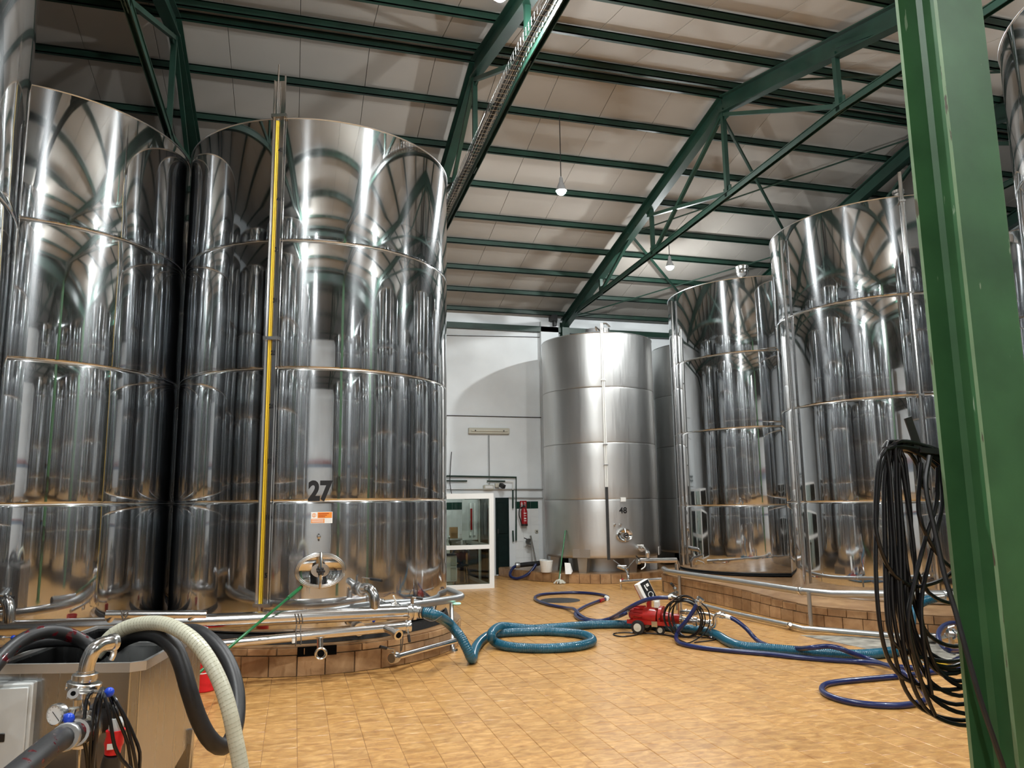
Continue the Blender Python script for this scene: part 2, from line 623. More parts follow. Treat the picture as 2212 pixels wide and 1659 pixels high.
# tiles in columns that run towards the far wall, every other column shifted
TP, TG = 0.243, 0.0032
tile_me = MB()
tile_me.bbox(-TP / 2 + TG / 2, TP / 2 - TG / 2, -TP / 2 + TG / 2, TP / 2 - TG / 2, -0.012, 0.0, 0.0025)
tile_me = tile_me.mesh('tile', 30)
tile_me.materials.append(M['tile'])
cand = []
rest = []
patch = [(6.395, 8.943, 0.000), (6.911, 8.680, 0.000), (7.389, 8.255, 0.000), (7.820, 7.731, 0.000), (6.662, 6.618, -0.000), (6.526, 7.052, 0.000), (6.543, 7.471, 0.000), (6.531, 7.975, 0.000), (6.477, 8.484, 0.000)]
def in_poly(x, y, poly):
    c = False
    for i in range(len(poly)):
        x0, y0 = poly[i][0], poly[i][1]
        x1, y1 = poly[i - 1][0], poly[i - 1][1]
        if (y0 > y) != (y1 > y) and x < (x1 - x0) * (y - y0) / (y1 - y0) + x0:
            c = not c
    return c
ix = 0
nx0, nx1 = int((XL - 0.07) / TP), int((XR - 0.07) / TP)
for i in range(nx0, nx1 + 1):
    x = 0.07 + (i + 0.5) * TP
    if x < XL + TP / 2 or x > XR - TP / 2:
        continue
    off = rnd.choice((0.0, 0.5, 0.5, 0.33)) * TP if i % 2 else 0.0
    y = YN + TP / 2 + off
    while y < YF - TP / 2:
        q = project((x, y, 0))
        if in_poly(x, y, patch):
            y += TP
            continue
        if q and 380 < q[0] < 2100 and 1240 < q[1] < 1675 and math.hypot(x - 0.27, y - 10.48) > 1.9:
            cand.append((q[2], x, y))
        else:
            rest.append((x, y))
        y += TP
cand.sort()
for d, x, y in cand[:300]:
    o = bpy.data.objects.new('tile', tile_me)
    COL.objects.link(o)
    o.parent = floor
    o.location = (x, y, rnd.uniform(-0.0008, 0.0008))
rest += [(x, y) for d, x, y in cand[300:]]
fieldm = MB()
for x, y in rest:
    a, b = x - TP / 2 + TG / 2, x + TP / 2 - TG / 2
    c, e = y - TP / 2 + TG / 2, y + TP / 2 - TG / 2
    z = rnd.uniform(-0.0008, 0.0008)
    k = 0.002
    fieldm.add([(a, c, -0.01), (b, c, -0.01), (b, e, -0.01), (a, e, -0.01), (a + k, c + k, z), (b - k, c + k, z), (b - k, e - k, z), (a + k, e - k, z)],
               [(0, 1, 5, 4), (1, 2, 6, 5), (2, 3, 7, 6), (3, 0, 4, 7), (4, 5, 6, 7)])
fieldm.build('tile_field', M['tile'], floor, angle=20, kind='stuff')
MB().prism([(p[0], p[1]) for p in patch], -0.004, 0.002).build('concrete_patch', M['concrete'], floor, label='rough grey concrete where the clay tiles are missing')
mbd = MB()
dc = (4.664, 13.450, 0.000)
mbd.lathe([(0.001, 0.006), (0.34, 0.006), (0.36, 0.004), (0.36, 0.0)], 32, Matrix.Translation((dc[0], dc[1], 0)))
drain = mbd.build('drain_cover', M['iron'])
tag(drain, 'dark round drain cover in the floor inside the navy hose loop', 'drain cover')

# walls
def wall(name, label, x0, x1, y0, y1, z1, mat='wall'):
    o = MB().box(x0, x1, y0, y1, -0.25, z1).build(name, M[mat], kind='structure')
    return tag(o, label, 'wall')
wall_far = wall('wall_far', 'white plastered far wall with a green tile band', XL - 0.2, XR + 0.2, YF, YF + 0.2, 6.75)
wall('wall_left', 'white side wall behind the row of polished tanks', XL - 0.2, XL, YN, YF, 8.6)
wall('wall_right', 'white side wall beyond the second row of tanks', XR, XR + 0.2, YN, YF, 8.6)
wall('wall_rear', 'white end wall of the bay behind the viewpoint', XL - 0.2, XR + 0.2, YN - 0.2, YN, 6.75)
YI = -6.4
wall_rear = wall('wall_inner', 'white inner wall behind the viewpoint, seen mirrored in the tanks', XL, XR, YI - 0.2, YI, 6.3)
MB().box(XL, XR, YI, YI + 0.012, 2.95, 3.12).build('painted_band', plain('red_band_paint', (0.28, 0.10, 0.10), 0.6), wall_rear)
MB().box(XL, XR, YI, YI + 0.011, 2.62, 2.95).build('painted_band', plain('blue_band_paint', (0.18, 0.25, 0.33), 0.6), wall_rear)
pil = MB().box(6.02, 6.5, YF - 0.14, YF, 0, 6.4).build('trim_1', M['wall'], kind='structure')
tag(pil, 'white pilaster on the far wall beside tank 48', 'pilaster')
# glazed tiles on the far wall, upright 0.2 m squares with a dark green course
wt = MB().box(-0.098, 0.098, -0.008, 0.0, -0.098, 0.098).mesh('tile')
wt.materials.append(M['white_tile'])
gt = MB().box(-0.098, 0.098, -0.010, 0.0, -0.088, 0.088).mesh('tile')
gt.materials.append(M['green_tile'])
DX0, DX1 = (4.787, 18.500, 1.598)[0], (5.120, 18.500, 1.593)[0]
x = 2.6
while x < 6.0:
    if not (DX0 - 0.02 < x + 0.1 and x - 0.1 < DX1 + 0.02):
        for k in range(8):
            o = bpy.data.objects.new('tile', wt)
            COL.objects.link(o)
            o.parent = wall_far
            o.location = (x, YF, 0.1 + k * 0.2)
        o = bpy.data.objects.new('tile', gt)
        COL.objects.link(o)
        o.parent = wall_far
        o.location = (x, YF, 1.69)
    x += 0.2
# far door
DZ = (4.956, 18.500, 1.879)[2]
door = MB().box(DX0, DX1, YF - 0.06, YF - 0.005, 0.03, DZ).build('door_1', M['green_door'], kind='structure')
tag(door, 'dark green sheet steel door in the far wall beside the glazed booth', 'door')
for z0, z1 in ((0.12, 0.92), (1.0, DZ - 0.12)):
    MB().bbox(DX0 + 0.04, DX1 - 0.04, YF - 0.075, YF - 0.055, z0, z1, 0.006).build('door_panel', M['green_door'], door)
MB().box(DX0 + 0.03, DX0 + 0.05, YF - 0.10, YF - 0.06, 1.0, 1.12).build('handle', M['iron'], door)
MB().box(DX0, DX1, YF - 0.05, YF - 0.01, 0.0, 0.022).build('door_gap_light', M['white_frame'], door, label='white strip standing in for light under the door')  # white plate imitates the light showing through the gap under the door

# ceiling: sandwich panels from ridge to eave
ceil = bpy.data.objects.new('ceiling', None)
COL.objects.link(ceil)
ceil['kind'] = 'structure'
tag(ceil, 'beige panelled pitched ceiling on green purlins', 'ceiling')
def roof_z(y, base, ridge):
    return base - SLOPE * abs(y - ridge)
def panel_mesh(ridge, side):
    y0, y1 = ridge, ridge + side * 8.18
    z0, z1 = roof_z(y0, 8.57, ridge), roof_z(y1, 8.57, ridge)
    w = 0.4965
    b = 0.003
    vs = []
    for (xx, dz) in ((-w, 0.06), (-w, b), (-w + b, 0), (w - b, 0), (w, b), (w, 0.06)):
        vs += [(xx, y0, z0 + dz), (xx, y1, z1 + dz)]
    fs = [(2 * i, 2 * i + 1, 2 * i + 3, 2 * i + 2) for i in range(5)] + [(0, 2, 4, 6, 8, 10), (11, 9, 7, 5, 3, 1)]
    me = MB().add(vs, fs).mesh('roof_panel', 20)
    me.materials.append(M['roof'])
    return me
for ridge in (RIDGE, RIDGE - NAVE):
    for side in (1, -1):
        pm = panel_mesh(ridge, side)
        xx = 3.88 - 12 + 0.5
        while xx < XR + 0.4:
            o = bpy.data.objects.new('roof_panel', pm)
            COL.objects.link(o)
            o.parent = ceil
            o.location = (xx, 0, 0)
            xx += 1.0
MB().box(XL - 0.2, XR + 0.2, YN - 0.2, YF + 0.2, 9.0, 9.05).build('outer_roof_sheet', M['roof'], ceil)
PUR_FAR = [10.50, 11.45, 12.47, 13.44, 14.46, 15.38, 16.40, 17.38, 18.34]
PUR_NEAR = [10.08, 8.98, 7.85, 6.75, 5.65, 4.6, 3.5, 2.5]
def purlin(y, ridge, name='purlin'):
    z = roof_z(y, 8.42, ridge)
    mb = MB()
    h = 0.115
    mb.box(XL, XR, y - 0.03, y + 0.03, z, z + 0.014)
    mb.box(XL, XR, y - 0.03, y - 0.018, z, z + h)
    mb.box(XL, XR, y - 0.03, y + 0.03, z + h - 0.014, z + h + 0.006)
    return mb.build(name, M['green_dark'], ceil)
for y in PUR_FAR + PUR_NEAR:
    purlin(y, RIDGE)
for y in (10.5, 12.0, 13.5, 15.0, 16.5, 18.2, 10.1, 8.5, 7.0, 5.5, 4.0, 2.6):
    purlin(y - NAVE, RIDGE - NAVE)
zb = (7.713, 18.400, 6.199)[2]
MB().box(XL, XR, YF - 0.14, YF, zb - 0.07, zb + 0.07).build('wall_beam', M['green_dark'], ceil)
# gutter beam over the near columns
MB().ibeam((XL, 2.28, 6.30), (XR, 2.28, 6.30), 0.15, 0.26, 0.012, 0.01).build('valley_beam', M['green_dark'], ceil)
# wind bracing in the roof bay behind the third truss
for a, b, r in (((6.68, 10.6, 8.28), (10.9, 14.46, 7.38), 0.032), ((6.68, 14.3, 7.42), (10.9, 18.4, 6.45), 0.032),
                ((6.68, 14.4, 7.40), (10.9, 10.5, 8.32), 0.016), ((6.68, 18.3, 6.48), (10.9, 14.4, 7.40), 0.016),
                ((6.68, 9.4, 8.1), (10.9, 6.9, 7.5), 0.016), ((6.68, 6.6, 7.40), (10.9, 10.3, 8.3), 0.016)):
    MB().tube([a, b], r, 6).build('bracing_rod', M['green_dark'], ceil)

# roof trusses
def make_truss(label, group=None):
    root = thing('roof_truss', label, 'roof truss', (0, 0, 0), group)
    g = M['green_dark']
    for s in (1, -1):
        a, b = (0, RIDGE, 8.27), (0, RIDGE + s * 8.05, 8.27 - SLOPE * 8.05)
        MB().ibeam(a, b, 0.15, 0.28, 0.016, 0.012).build('rafter', g, root)
    ch = [(0, 18.35, 6.44), (0, 15.9, 6.50), (0, 13.2, 6.57), (0, 10.46, 6.66), (0, 7.75, 6.74), (0, 5.0, 6.62), (0, 2.45, 6.40)]
    c = MB()
    for a, b in zip(ch[:-1], ch[1:]):
        for o in (-0.03, 0.03):
            c.bar((o, a[1], a[2] + 0.02), (o, b[1], b[2] + 0.02), 0.01, 0.09)
        c.bar((0, a[1], a[2] + 0.06), (0, b[1], b[2] + 0.06), 0.10, 0.01)
    c.build('bottom_chord', g, root)
    low = {p[1]: p[2] for p in ch}
    for y in (15.9, 13.2, 10.46, 7.75, 5.0):
        MB().box(-0.035, 0.035, y - 0.035, y + 0.035, low[y], 8.2 - SLOPE * abs(y - RIDGE)).build('vertical_strut', g, root)
        MB().box(-0.008, 0.008, y - 0.11, y + 0.11, low[y] - 0.02, low[y] + 0.17).build('gusset_plate', g, root)
    for a, b in (((10.46, 8.12), (13.15, 6.6)), ((13.9, 7.40), (15.9, 6.55)), ((10.46, 8.10), (7.75, 6.80)), ((7.7, 7.62), (5.0, 6.68)),
                 ((13.35, 7.42), (10.46, 6.72))):
        MB().bar((0, a[0], a[1]), (0, b[0], b[1]), 0.06, 0.06).build('diagonal_strut', g, root)
    MB().box(-0.009, 0.009, RIDGE - 0.17, RIDGE + 0.17, 7.98, 8.16).build('gusset_plate', g, root)
    return root
tr = make_truss('green roof truss landing on the wall post above tank 48')
tr.location.x = 6.68
t2 = dup(tr, (2.44, 0, 0), 'green roof truss that carries the wire cable tray')
t3 = dup(tr, (-1.77, 0, 0), 'green roof truss above the gap between the two big polished tanks')
t4 = dup(tr, (10.9, 0, 0), 'green roof truss half hidden behind the tall tank beside the near column')
t5 = dup(tr, (15.1, 0, 0), 'green roof truss farthest along the hall, beyond the near column')
for xx in (-1.77, 2.44, 6.68, 10.9):
    t6 = dup(tr, (xx, -NAVE, 0), 'green roof truss of the next bay behind the viewpoint, only mirrored in the tanks')
    t6['group'] = 'trusses behind the viewpoint'

# wall post under the truss, with its camera-shaped bracket
post = MB().ibeam((6.68, YF - 0.12, 0), (6.68, YF - 0.12, 6.42), 0.2, 0.2, 0.014, 0.012, up=(0, 1, 0)).build('wall_post', M['green_dark'])
tag(post, 'green steel post against the far wall above tank 48', 'post')
mb = MB()
p = (6.337, 18.300, 6.466)
mb.box(p[0] - 0.07, p[0] + 0.07, 18.2, 18.5, p[2] - 0.08, p[2] + 0.08)
siren = mb.build('bell_box', M['iron'])
MB().lathe([(0.001, -0.16), (0.05, -0.16), (0.06, -0.06), (0.06, 0.0)], 14, Matrix.Translation((p[0] + 0.02, 18.3, p[2] - 0.04))).build('hood', M['iron'], siren)
tag(siren, 'small dark fixture under the eave beside the green wall post', 'fixture')

# near column: rolled H section, flanges square to the hall
colm = thing('steel_column', 'worn green steel column close to the viewpoint', 'column', (2.44, 2.233, 0))
def flange(y0, y1):
    return MB().box(-0.11, 0.11, y0, y1, 0.02, 6.3)
flange(-0.100, -0.085).build('flange', M['green_col'], colm)
flange(0.085, 0.100).build('flange', M['green_col'], colm)
MB().box(-0.0045, 0.0045, -0.085, 0.085, 0.02, 6.3).build('web', M['green_col'], colm)
for s in (-1, 1):
    f = MB()
    for sy in (-1, 1):
        f.add([(s * 0.0045, sy * 0.068, 0.02), (s * 0.020, sy * 0.085, 0.02), (s * 0.0045, sy * 0.085, 0.02),
               (s * 0.0045, sy * 0.068, 6.3), (s * 0.020, sy * 0.085, 6.3), (s * 0.0045, sy * 0.085, 6.3)],
              [(0, 1, 4, 3), (1, 2, 5, 4), (2, 0, 3, 5)])
    f.build('root_fillet', M['green_col'], colm)
for y in (-0.0925, 0.0925):
    for s in (-1, 1):
        mb = MB()
        z = 0.1
        while z < 6.25:
            h = rnd.uniform(0.05, 0.35)
            w = rnd.uniform(0.0004, 0.0012)
            mb.box(s * 0.11 - (w if s < 0 else 0), s * 0.11 + (w if s > 0 else 0), y - 0.0076, y + 0.0076, z, min(z + h, 6.28))
            z += h
        mb.build('worn_edge', M['green_edge'], colm, label='flange edge with paint worn pale')
MB().box(-0.2, 0.2, -0.2, 0.2, 0.0, 0.02).build('base_plate', M['green_col'], colm)
mb = MB()
for (dx, zz) in ((0.062, 1.02), (0.06, 0.62)):
    mb.lathe([(0.001, 0.004), (0.008, 0.004), (0.010, 0.0)], 10, Matrix.Translation((dx, -0.100, zz)) @ Matrix.Rotation(PI / 2, 4, 'X'))
mb.build('bolt', M['iron'], colm)
for xx in (6.68, 10.9):
    c2 = dup(colm, (xx, 2.233, 0), 'green steel column of the middle row, outside the picture')
    c2['group'] = 'columns of the middle row'

# ================================================================ tanks
def shell(mb, R, z0, z1, first=False, last=False, seg=128):
    prof = []
    if first:
        prof += [(R - 0.10, z0), (R - 0.05, z0 + 0.008), (R - 0.015, z0 + 0.03), (R, z0 + 0.08)]
    else:
        prof += [(R - 0.008, z0 + 0.002), (R - 0.003, z0 + 0.010), (R, z0 + 0.03)]
    k = 4
    for i in range(1, k):
        prof.append((R, z0 + 0.08 + (z1 - z0 - 0.14) * i / k))
    if last:
        prof += [(R, z1)]
    else:
        prof += [(R, z1 - 0.03), (R - 0.003, z1 - 0.010), (R - 0.008, z1 - 0.002)]
    return mb.lathe(prof, seg)

def ring(mb, R, z, r, seg=96, k=8):
    prof = [(R + r * math.cos(2 * PI * i / k), z + r * math.sin(2 * PI * i / k)) for i in range(k + 1)]
    return mb.lathe(prof, seg)

def make_tank(label, cx, cyy, R, base, rings, top, mat='polished', seam='seam', group=None, extras=True, name='wine_tank', mast=None):
    mast = (base - 0.303) if base > 0.38 else 0.0005
    root = thing(name, label, 'tank', (cx, cyy, 0), group)
    zs = [base] + list(rings) + [top]
    for i in range(len(zs) - 1):
        shell(MB(), R, zs[i], zs[i + 1], i == 0, i == len(zs) - 2).build('shell_course', M[mat], root, angle=60)
    for z in rings:
        ring(MB(), R - 0.008, z, 0.0055).build('weld_seam', M[seam], root, angle=180)
    ring(MB(), R + 0.001, top, 0.009).build('rim', M[seam if seam == 'seam' else 'seam'], root, angle=180)
    MB().lathe([(R - 0.01, top), (R * 0.5, top + 0.17), (0.25, top + 0.28), (0.25, top + 0.36), (0.001, top + 0.38)], 64).build('tank_roof', M['dull'], root)
    MB().lathe([(0.001, base), (R - 0.10, base)], 64).build('tank_floor', M[mat], root)
    if extras:
        MB().lathe([(R - 0.02, base + 0.012), (R + 0.005, base - 0.002), (R + 0.03, base - mast), (R - 0.2, base - mast - 0.002)], 96).build('mastic_joint', M['bitumen'], root, label='black mastic around the tank foot')
    return root

def tank_angle(p, cx, cyy):
    return math.atan2(p[1] - cyy, p[0] - cx)

def on_tank(A, z, R):
    c, s = math.cos(A), math.sin(A)
    return frame_to((R * c, R * s, z), (-s, c, 0), (0, 0, 1))

def wrap_text(s, size, A, z, R, depth=0.002, scale_x=1.0, bold=0.0):
    vs, fs = text_mesh(s, size, depth, 'CENTER', scale_x, bold)
    out = [((R + 0.002 + v[2]) * math.cos(A + v[0] / R), (R + 0.002 + v[2]) * math.sin(A + v[0] / R), z + v[1]) for v in vs]
    return MB().add(out, fs)

def ellipse_tube(mb, a, b, r, z, m, n=48, k=8):
    pts = [m @ Vector((a * math.cos(2 * PI * i / n), b * math.sin(2 * PI * i / n), z)) for i in range(n)]
    return mb.tube(pts, r, k, closed=True)

def manhole(root, A, z, R, a, b, star=True):
    m = on_tank(A, z, R)
    fr = MB()
    ellipse_tube(fr, a, b, 0.011, 0.035, m)
    ellipse_tube(fr, a * 0.945, b * 0.93, 0.008, 0.045, m)
    ellipse_tube(fr, a * 0.89, b * 0.86, 0.009, 0.040, m)
    n = 48
    ring0 = [m @ Vector((a * math.cos(2 * PI * i / n), b * math.sin(2 * PI * i / n), -0.06)) for i in range(n)]
    ring1 = [m @ Vector((a * math.cos(2 * PI * i / n), b * math.sin(2 * PI * i / n), 0.035)) for i in range(n)]
    fr.add(ring0 + ring1, [(i, (i + 1) % n, n + (i + 1) % n, n + i) for i in range(n)])
    frame = fr.build('manhole_frame', M['fitting'], root)
    d = MB()
    vs = []
    for j, t in enumerate((0.02, 0.15, 0.3, 0.45, 0.6, 0.75, 0.9, 1.0)):
        zz = 0.042 - 0.055 * (1 - t * t)
        for i in range(n):
            vs.append(m @ Vector((a * 0.9 * t * math.cos(2 * PI * i / n), b * 0.87 * t * math.sin(2 * PI * i / n), zz)))
    fs = []
    for j in range(7):
        for i in range(n):
            i2 = (i + 1) % n
            fs.append((j * n + i, j * n + i2, (j + 1) * n + i2, (j + 1) * n + i))
    fs.append(tuple(range(n)))
    d.add(vs, fs)
    dr = d.build('manhole_door', M['mirror'], root)
    cb = MB()
    cb.tube([m @ Vector((0, -b * 1.06, 0.05)), m @ Vector((0, -b * 0.6, 0.085)), m @ Vector((0, 0, 0.095)), m @ Vector((0, b * 0.6, 0.085)), m @ Vector((0, b * 1.06, 0.05))],
            [0.013, 0.018, 0.02, 0.018, 0.013], 8)
    cb.build('crossbar', M['fitting'], dr)
    kb = MB()
    if star:
        for i in range(6):
            q = m @ Vector((0.030 * math.cos(i * PI / 3), 0.030 * math.sin(i * PI / 3), 0.13))
            kb.ball(q, 0.017, 10, 6)
        kb.lathe([(0.02, 0.095), (0.034, 0.118), (0.034, 0.142), (0.001, 0.148)], 14, m)
    else:
        kb.tube([m @ Vector((0.05 * math.cos(2 * PI * i / 20), 0.05 * math.sin(2 * PI * i / 20), 0.12)) for i in range(20)], 0.011, 8, closed=True)
        kb.lathe([(0.02, 0.09), (0.02, 0.13), (0.001, 0.132)], 10, m)
    kb.build('knob', M['black'], dr)
    return frame

def sample_tap(root, A, z, R):
    m = on_tank(A, z, R)
    mb = MB()
    mb.lathe([(0.014, -0.02), (0.014, 0.05), (0.022, 0.05), (0.022, 0.075), (0.001, 0.078)], 12, m)
    mb.tube([m @ Vector((0, 0.03, 0.06)), m @ Vector((0, -0.045, 0.06))], 0.009, 8)
    return mb.build('sample_tap', M['fitting'], root)

# ---- tank 27
T27 = (0.266, 10.48)
R0 = 1.717
t27 = make_tank('large polished steel wine tank numbered 27 with a yellow level tube', 0.266, 10.48, R0, 0.387, (1.80, 3.285, 4.78), 6.285)
next(c for c in t27.children if c.name.startswith('shell_course')).data.materials[0] = M['brushed']
A27 = tank_angle((0.264, 8.763, 1.904), *T27)
wrap_text('27', 0.285, A27, (0.264, 8.763, 1.904)[2], R0, 0.003, 0.86, 0.013).build('number_27', M['ink'], t27)
manhole(t27, tank_angle((0.290, 8.763, 1.056), *T27), (0.290, 8.763, 1.056)[2], R0, 0.262, 0.180)
sample_tap(t27, A27, (0.281, 8.763, 1.417)[2], R0)
# safety label
ms = on_tank(tank_angle((0.291, 8.763, 1.622), *T27), (0.291, 8.763, 1.622)[2], R0 + 0.004)
sg = MB().box(-0.115, 0.115, -0.062, 0.062, 0, 0.003, ms).build('safety_label', M['white_ink'], t27, label='orange and white safety sticker with small print')
MB().box(-0.045, 0.110, -0.005, 0.058, 0.003, 0.004, ms).build('orange_field', M['orange'], sg)
mb = MB()
for i in range(3):
    mb.box(-0.035, 0.075 - 0.02 * i, 0.040 - 0.017 * i, 0.046 - 0.017 * i, 0.004, 0.005, ms)
mb.build('print_line', M['red'], sg)
mb = MB()
mb.box(-0.112, 0.03, -0.058, -0.012, 0.003, 0.004, ms)
mb.build('orange_field', M['orange'], sg)
mb = MB()
mb.lathe([(0.016, 0.004), (0.022, 0.004), (0.022, 0.003)], 20, ms @ Matrix.Translation((-0.082, 0.026, 0)))
mb.box(-0.086, -0.078, 0.012, 0.040, 0.003, 0.0042, ms)
mb.build('pictogram', M['orange'], sg)
mb = MB()
for i in range(4):
    mb.box(-0.105, 0.02, -0.022 - 0.010 * i, -0.018 - 0.010 * i, 0.004, 0.005, ms)
    mb.box(0.04, 0.105, -0.018 - 0.010 * i, -0.015 - 0.010 * i, 0.003, 0.004, ms)
mb.build('print_line', M['white_ink'], sg)
# level gauge
AG = tank_angle((-0.301, 8.859, 3.260), *T27)
ZG0 = (-0.262, 8.846, 0.726)[2]
ZG1 = 6.285 + 0.47
g0 = MB()
mg = on_tank(AG, 0, R0)
g0.box(-0.068, -0.060, ZG0, ZG1, 0.014, 0.045, mg)
g0.box(0.060, 0.068, ZG0, ZG1 + 0.06, 0.014, 0.050, mg)
g0.box(-0.068, 0.068, ZG0, ZG1, 0.012, 0.016, mg)
gauge = g0.build('gauge_channel', M['pipe'], t27)
for dx, r in ((-0.022, 0.0105), (-0.002, 0.006)):
    MB().tube([mg @ Vector((dx, ZG0, 0.032)), mg @ Vector((dx, 6.24, 0.032))], r, 10).build('sight_tube', M['yellow'], gauge, label='yellow liquid column')
MB().tube([mg @ Vector((-0.022, 6.24, 0.032)), mg @ Vector((-0.022, ZG1 + 0.2, 0.032))], 0.010, 10).build('sight_tube', M['pipe'], gauge)
MB().tube([mg @ Vector((-0.002, 6.24, 0.032)), mg @ Vector((-0.002, ZG1 - 0.05, 0.032))], 0.008, 10).build('sight_tube', M['pipe'], gauge)
for z in (ZG0 - 0.02, 3.62, 6.30):
    MB().box(-0.085, 0.095, z - 0.02, z + 0.02, 0.012, 0.058, mg).build('clamp', M['fitting'], gauge)
MB().tube([mg @ Vector((-0.02, ZG0 - 0.02, 0.05)), mg @ Vector((-0.02, ZG0 - 0.12, 0.05)), mg @ Vector((-0.02, ZG0 - 0.16, 0.0))], 0.016, 8).build('gauge_cock', M['fitting'], gauge)
for n_, py in ((5, 1243), (10, 1118), (15, 997), (20, 878), (25, 763), (30, 650), (35, 540), (40, 432), (45, 326)):
    zz = {5: (-0.258, 8.845, 1.016), 10: (-0.265, 8.847, 1.631), 15: (-0.271, 8.849, 2.239), 20: (-0.273, 8.850, 2.851), 25: (-0.278, 8.851, 3.456), 30: (-0.278, 8.851, 4.062), 35: (-0.278, 8.851, 4.666), 40: (-0.292, 8.856, 5.272), 45: (-0.297, 8.858, 5.878)}[n_][2]
    vs, fs = text_mesh(str(n_), 0.070, 0.001, 'CENTER', 1.0, 0.003)
    mb = MB().add([mg @ Vector((v[0] + 0.034, zz + v[1], 0.0175 + v[2])) for v in vs], fs)
    mb.build('scale_number', M['ink'], gauge)

# ---- the other polished tanks
t26 = make_tank('large polished steel tank with drip streaks next to tank 27', -3.2, 10.44, R0, 0.387, (1.80, 3.285, 4.78), 6.285)
t25 = make_tank('polished steel tank cut off by the edge of the picture above the grey switch box', -3.16, 4.14, R0, 0.387, (1.80, 3.285, 4.78), 6.285)
tb1 = make_tank('tall polished tank behind the hanging black cables', 9.41, 10.32, R0, 0.278, (1.70, 3.20, 4.70), 6.20)
tb2 = make_tank('polished tank with a round vent cap between tank 48 and the cable coil', 9.44, 14.26, R0, 0.342, (1.64, 3.13, 4.62), 6.12)
tb0 = make_tank('polished tank beyond the near green column at the picture edge', 7.97, 4.31, R0, 0.278, (1.70, 3.20, 4.70), 6.22)
tb3 = make_tank('polished tank of the second row, a sliver beyond the near column', 13.1, 10.4, R0, 0.278, (1.70, 3.20, 4.70), 6.20)
for (x_, y_) in ((-3.2, 0.4), (-3.2, -3.1), (4.4, -4.4), (7.97, 0.4), (7.97, -3.1), (11.7, -0.7), (11.7, -4.4), (13.3, 6.2), (-6.36, 9.0), (-6.36, 5.5), (-6.36, -1.1)):
    if (x_, y_) == (-3.2, 0.4):
        tz = make_tank('polished steel tank behind the viewpoint, only mirrored in the other tanks', x_, y_, R0, 0.3, (1.80, 3.285, 4.78), 6.285, group='tanks behind the viewpoint')
    else:
        dup(tz, (x_, y_, 0))
t2r = make_tank('dark polished tank of the rear row in the gap beside tank 27', -1.45, 14.4, R0, 0.387, (1.80, 3.285, 4.78), 6.285)
# level pipe of the tank behind the cables
AL = tank_angle((8.564, 8.826, 4.243), 9.41, 10.32)
ml = on_tank(AL, 0, R0)
lp = MB().tube([ml @ Vector((0, 0.5, 0.05)), ml @ Vector((0, 6.55, 0.05))], 0.028, 10).build('level_pipe', M['pipe'], tb1)
for z in (1.7, 3.2, 4.7, 6.1):
    MB().box(-0.04, 0.04, z - 0.015, z + 0.015, -0.01, 0.085, ml).build('clamp', M['fitting'], lp)
# level pipes on the wall side of both tanks
for root, px in ((tb1, 3.05), (tb2, 3.05)):
    mm = on_tank(px, 0, R0)
    MB().tube([mm @ Vector((0, 0.45, 0.05)), mm @ Vector((0, 6.0, 0.05))], 0.026, 10).build('level_pipe', M['pipe'], root)
# vent cap
vb = (8.415, 12.883, 6.193)
mb = MB()
mb.lathe([(0.05, 6.1), (0.05, 6.34), (0.09, 6.36), (0.12, 6.40), (0.13, 6.45), (0.13, 6.48), (0.10, 6.49), (0.13, 6.50), (0.14, 6.56), (0.11, 6.59), (0.001, 6.60)], 20,
         Matrix.Translation((vb[0] - 9.44 + 0.45, vb[1] - 14.26 + 0.62, 0)))
mb.build('vent_cap', M['fitting'], tb2)
mb = MB()
mb.lathe([(0.06, 6.2), (0.06, 6.40), (0.09, 6.41), (0.09, 6.45), (0.001, 6.46)], 18, Matrix.Translation((-0.55, -1.15, 0)))
mb.build('vent_cap', M['fitting'], tb1)

# ---- tank 48 and its neighbour: satin steel on legs
C48 = (6.98, 17.04)
R48 = 1.33
t48 = make_tank('satin grey steel wine tank on legs, numbered 48', 6.98, 17.04, R48, 0.513, (1.80, 3.05, 4.30), 5.55, 'satin', 'seam_dark', extras=False)
A48 = tank_angle((6.955, 15.710, 1.549), *C48)
wrap_text('48', 0.185, A48, (6.955, 15.710, 1.549)[2], R48, 0.002, 1.0, 0.004).build('number_48', M['ink'], t48)
manhole(t48, tank_angle((6.957, 15.710, 1.020), *C48), (6.957, 15.710, 1.020)[2], R48, 0.185, 0.135, star=False)
for p in ((6.745, 15.731, 1.253), (6.869, 15.715, 1.251)):
    sample_tap(t48, tank_angle(p, *C48), p[2], R48)
mm = on_tank(tank_angle((6.965, 15.710, 1.791), *C48), (6.965, 15.710, 1.791)[2], R48)
MB().box(-0.06, 0.06, -0.045, 0.045, 0.0, 0.012, mm).build('name_plate', M['white_plastic'], t48)
LA = tank_angle((6.083, 16.058, 0.540), *C48)
for k, a in enumerate([LA - 0.9, LA, LA + 0.9, LA + 1.75, LA + 2.6, LA + 3.5, LA - 1.8]):
    mm = on_tank(a, 0, R48)
    lg = MB()
    lg.add([mm @ Vector(p) for p in ((-0.13, 0.64, -0.04), (0.13, 0.64, -0.04), (0.13, 0.64, -0.26), (-0.13, 0.64, -0.26),
                                     (-0.085, 0.208, -0.06), (0.085, 0.208, -0.06), (0.085, 0.208, -0.22), (-0.085, 0.208, -0.22))],
           [(0, 1, 2, 3), (7, 6, 5, 4), (0, 4, 5, 1), (1, 5, 6, 2), (2, 6, 7, 3), (3, 7, 4, 0)])
    lg.build('leg', M['galv'], t48)
    if k in (1, 3):
        MB().box(-0.20, 0.20, 0.54, 0.72, -0.012, 0.006, mm).build('leg_pad', M['satin'], t48)
MB().lathe([(0.80, 0.208), (0.80, 0.52)], 48).build('skirt', M['galv'], t48)
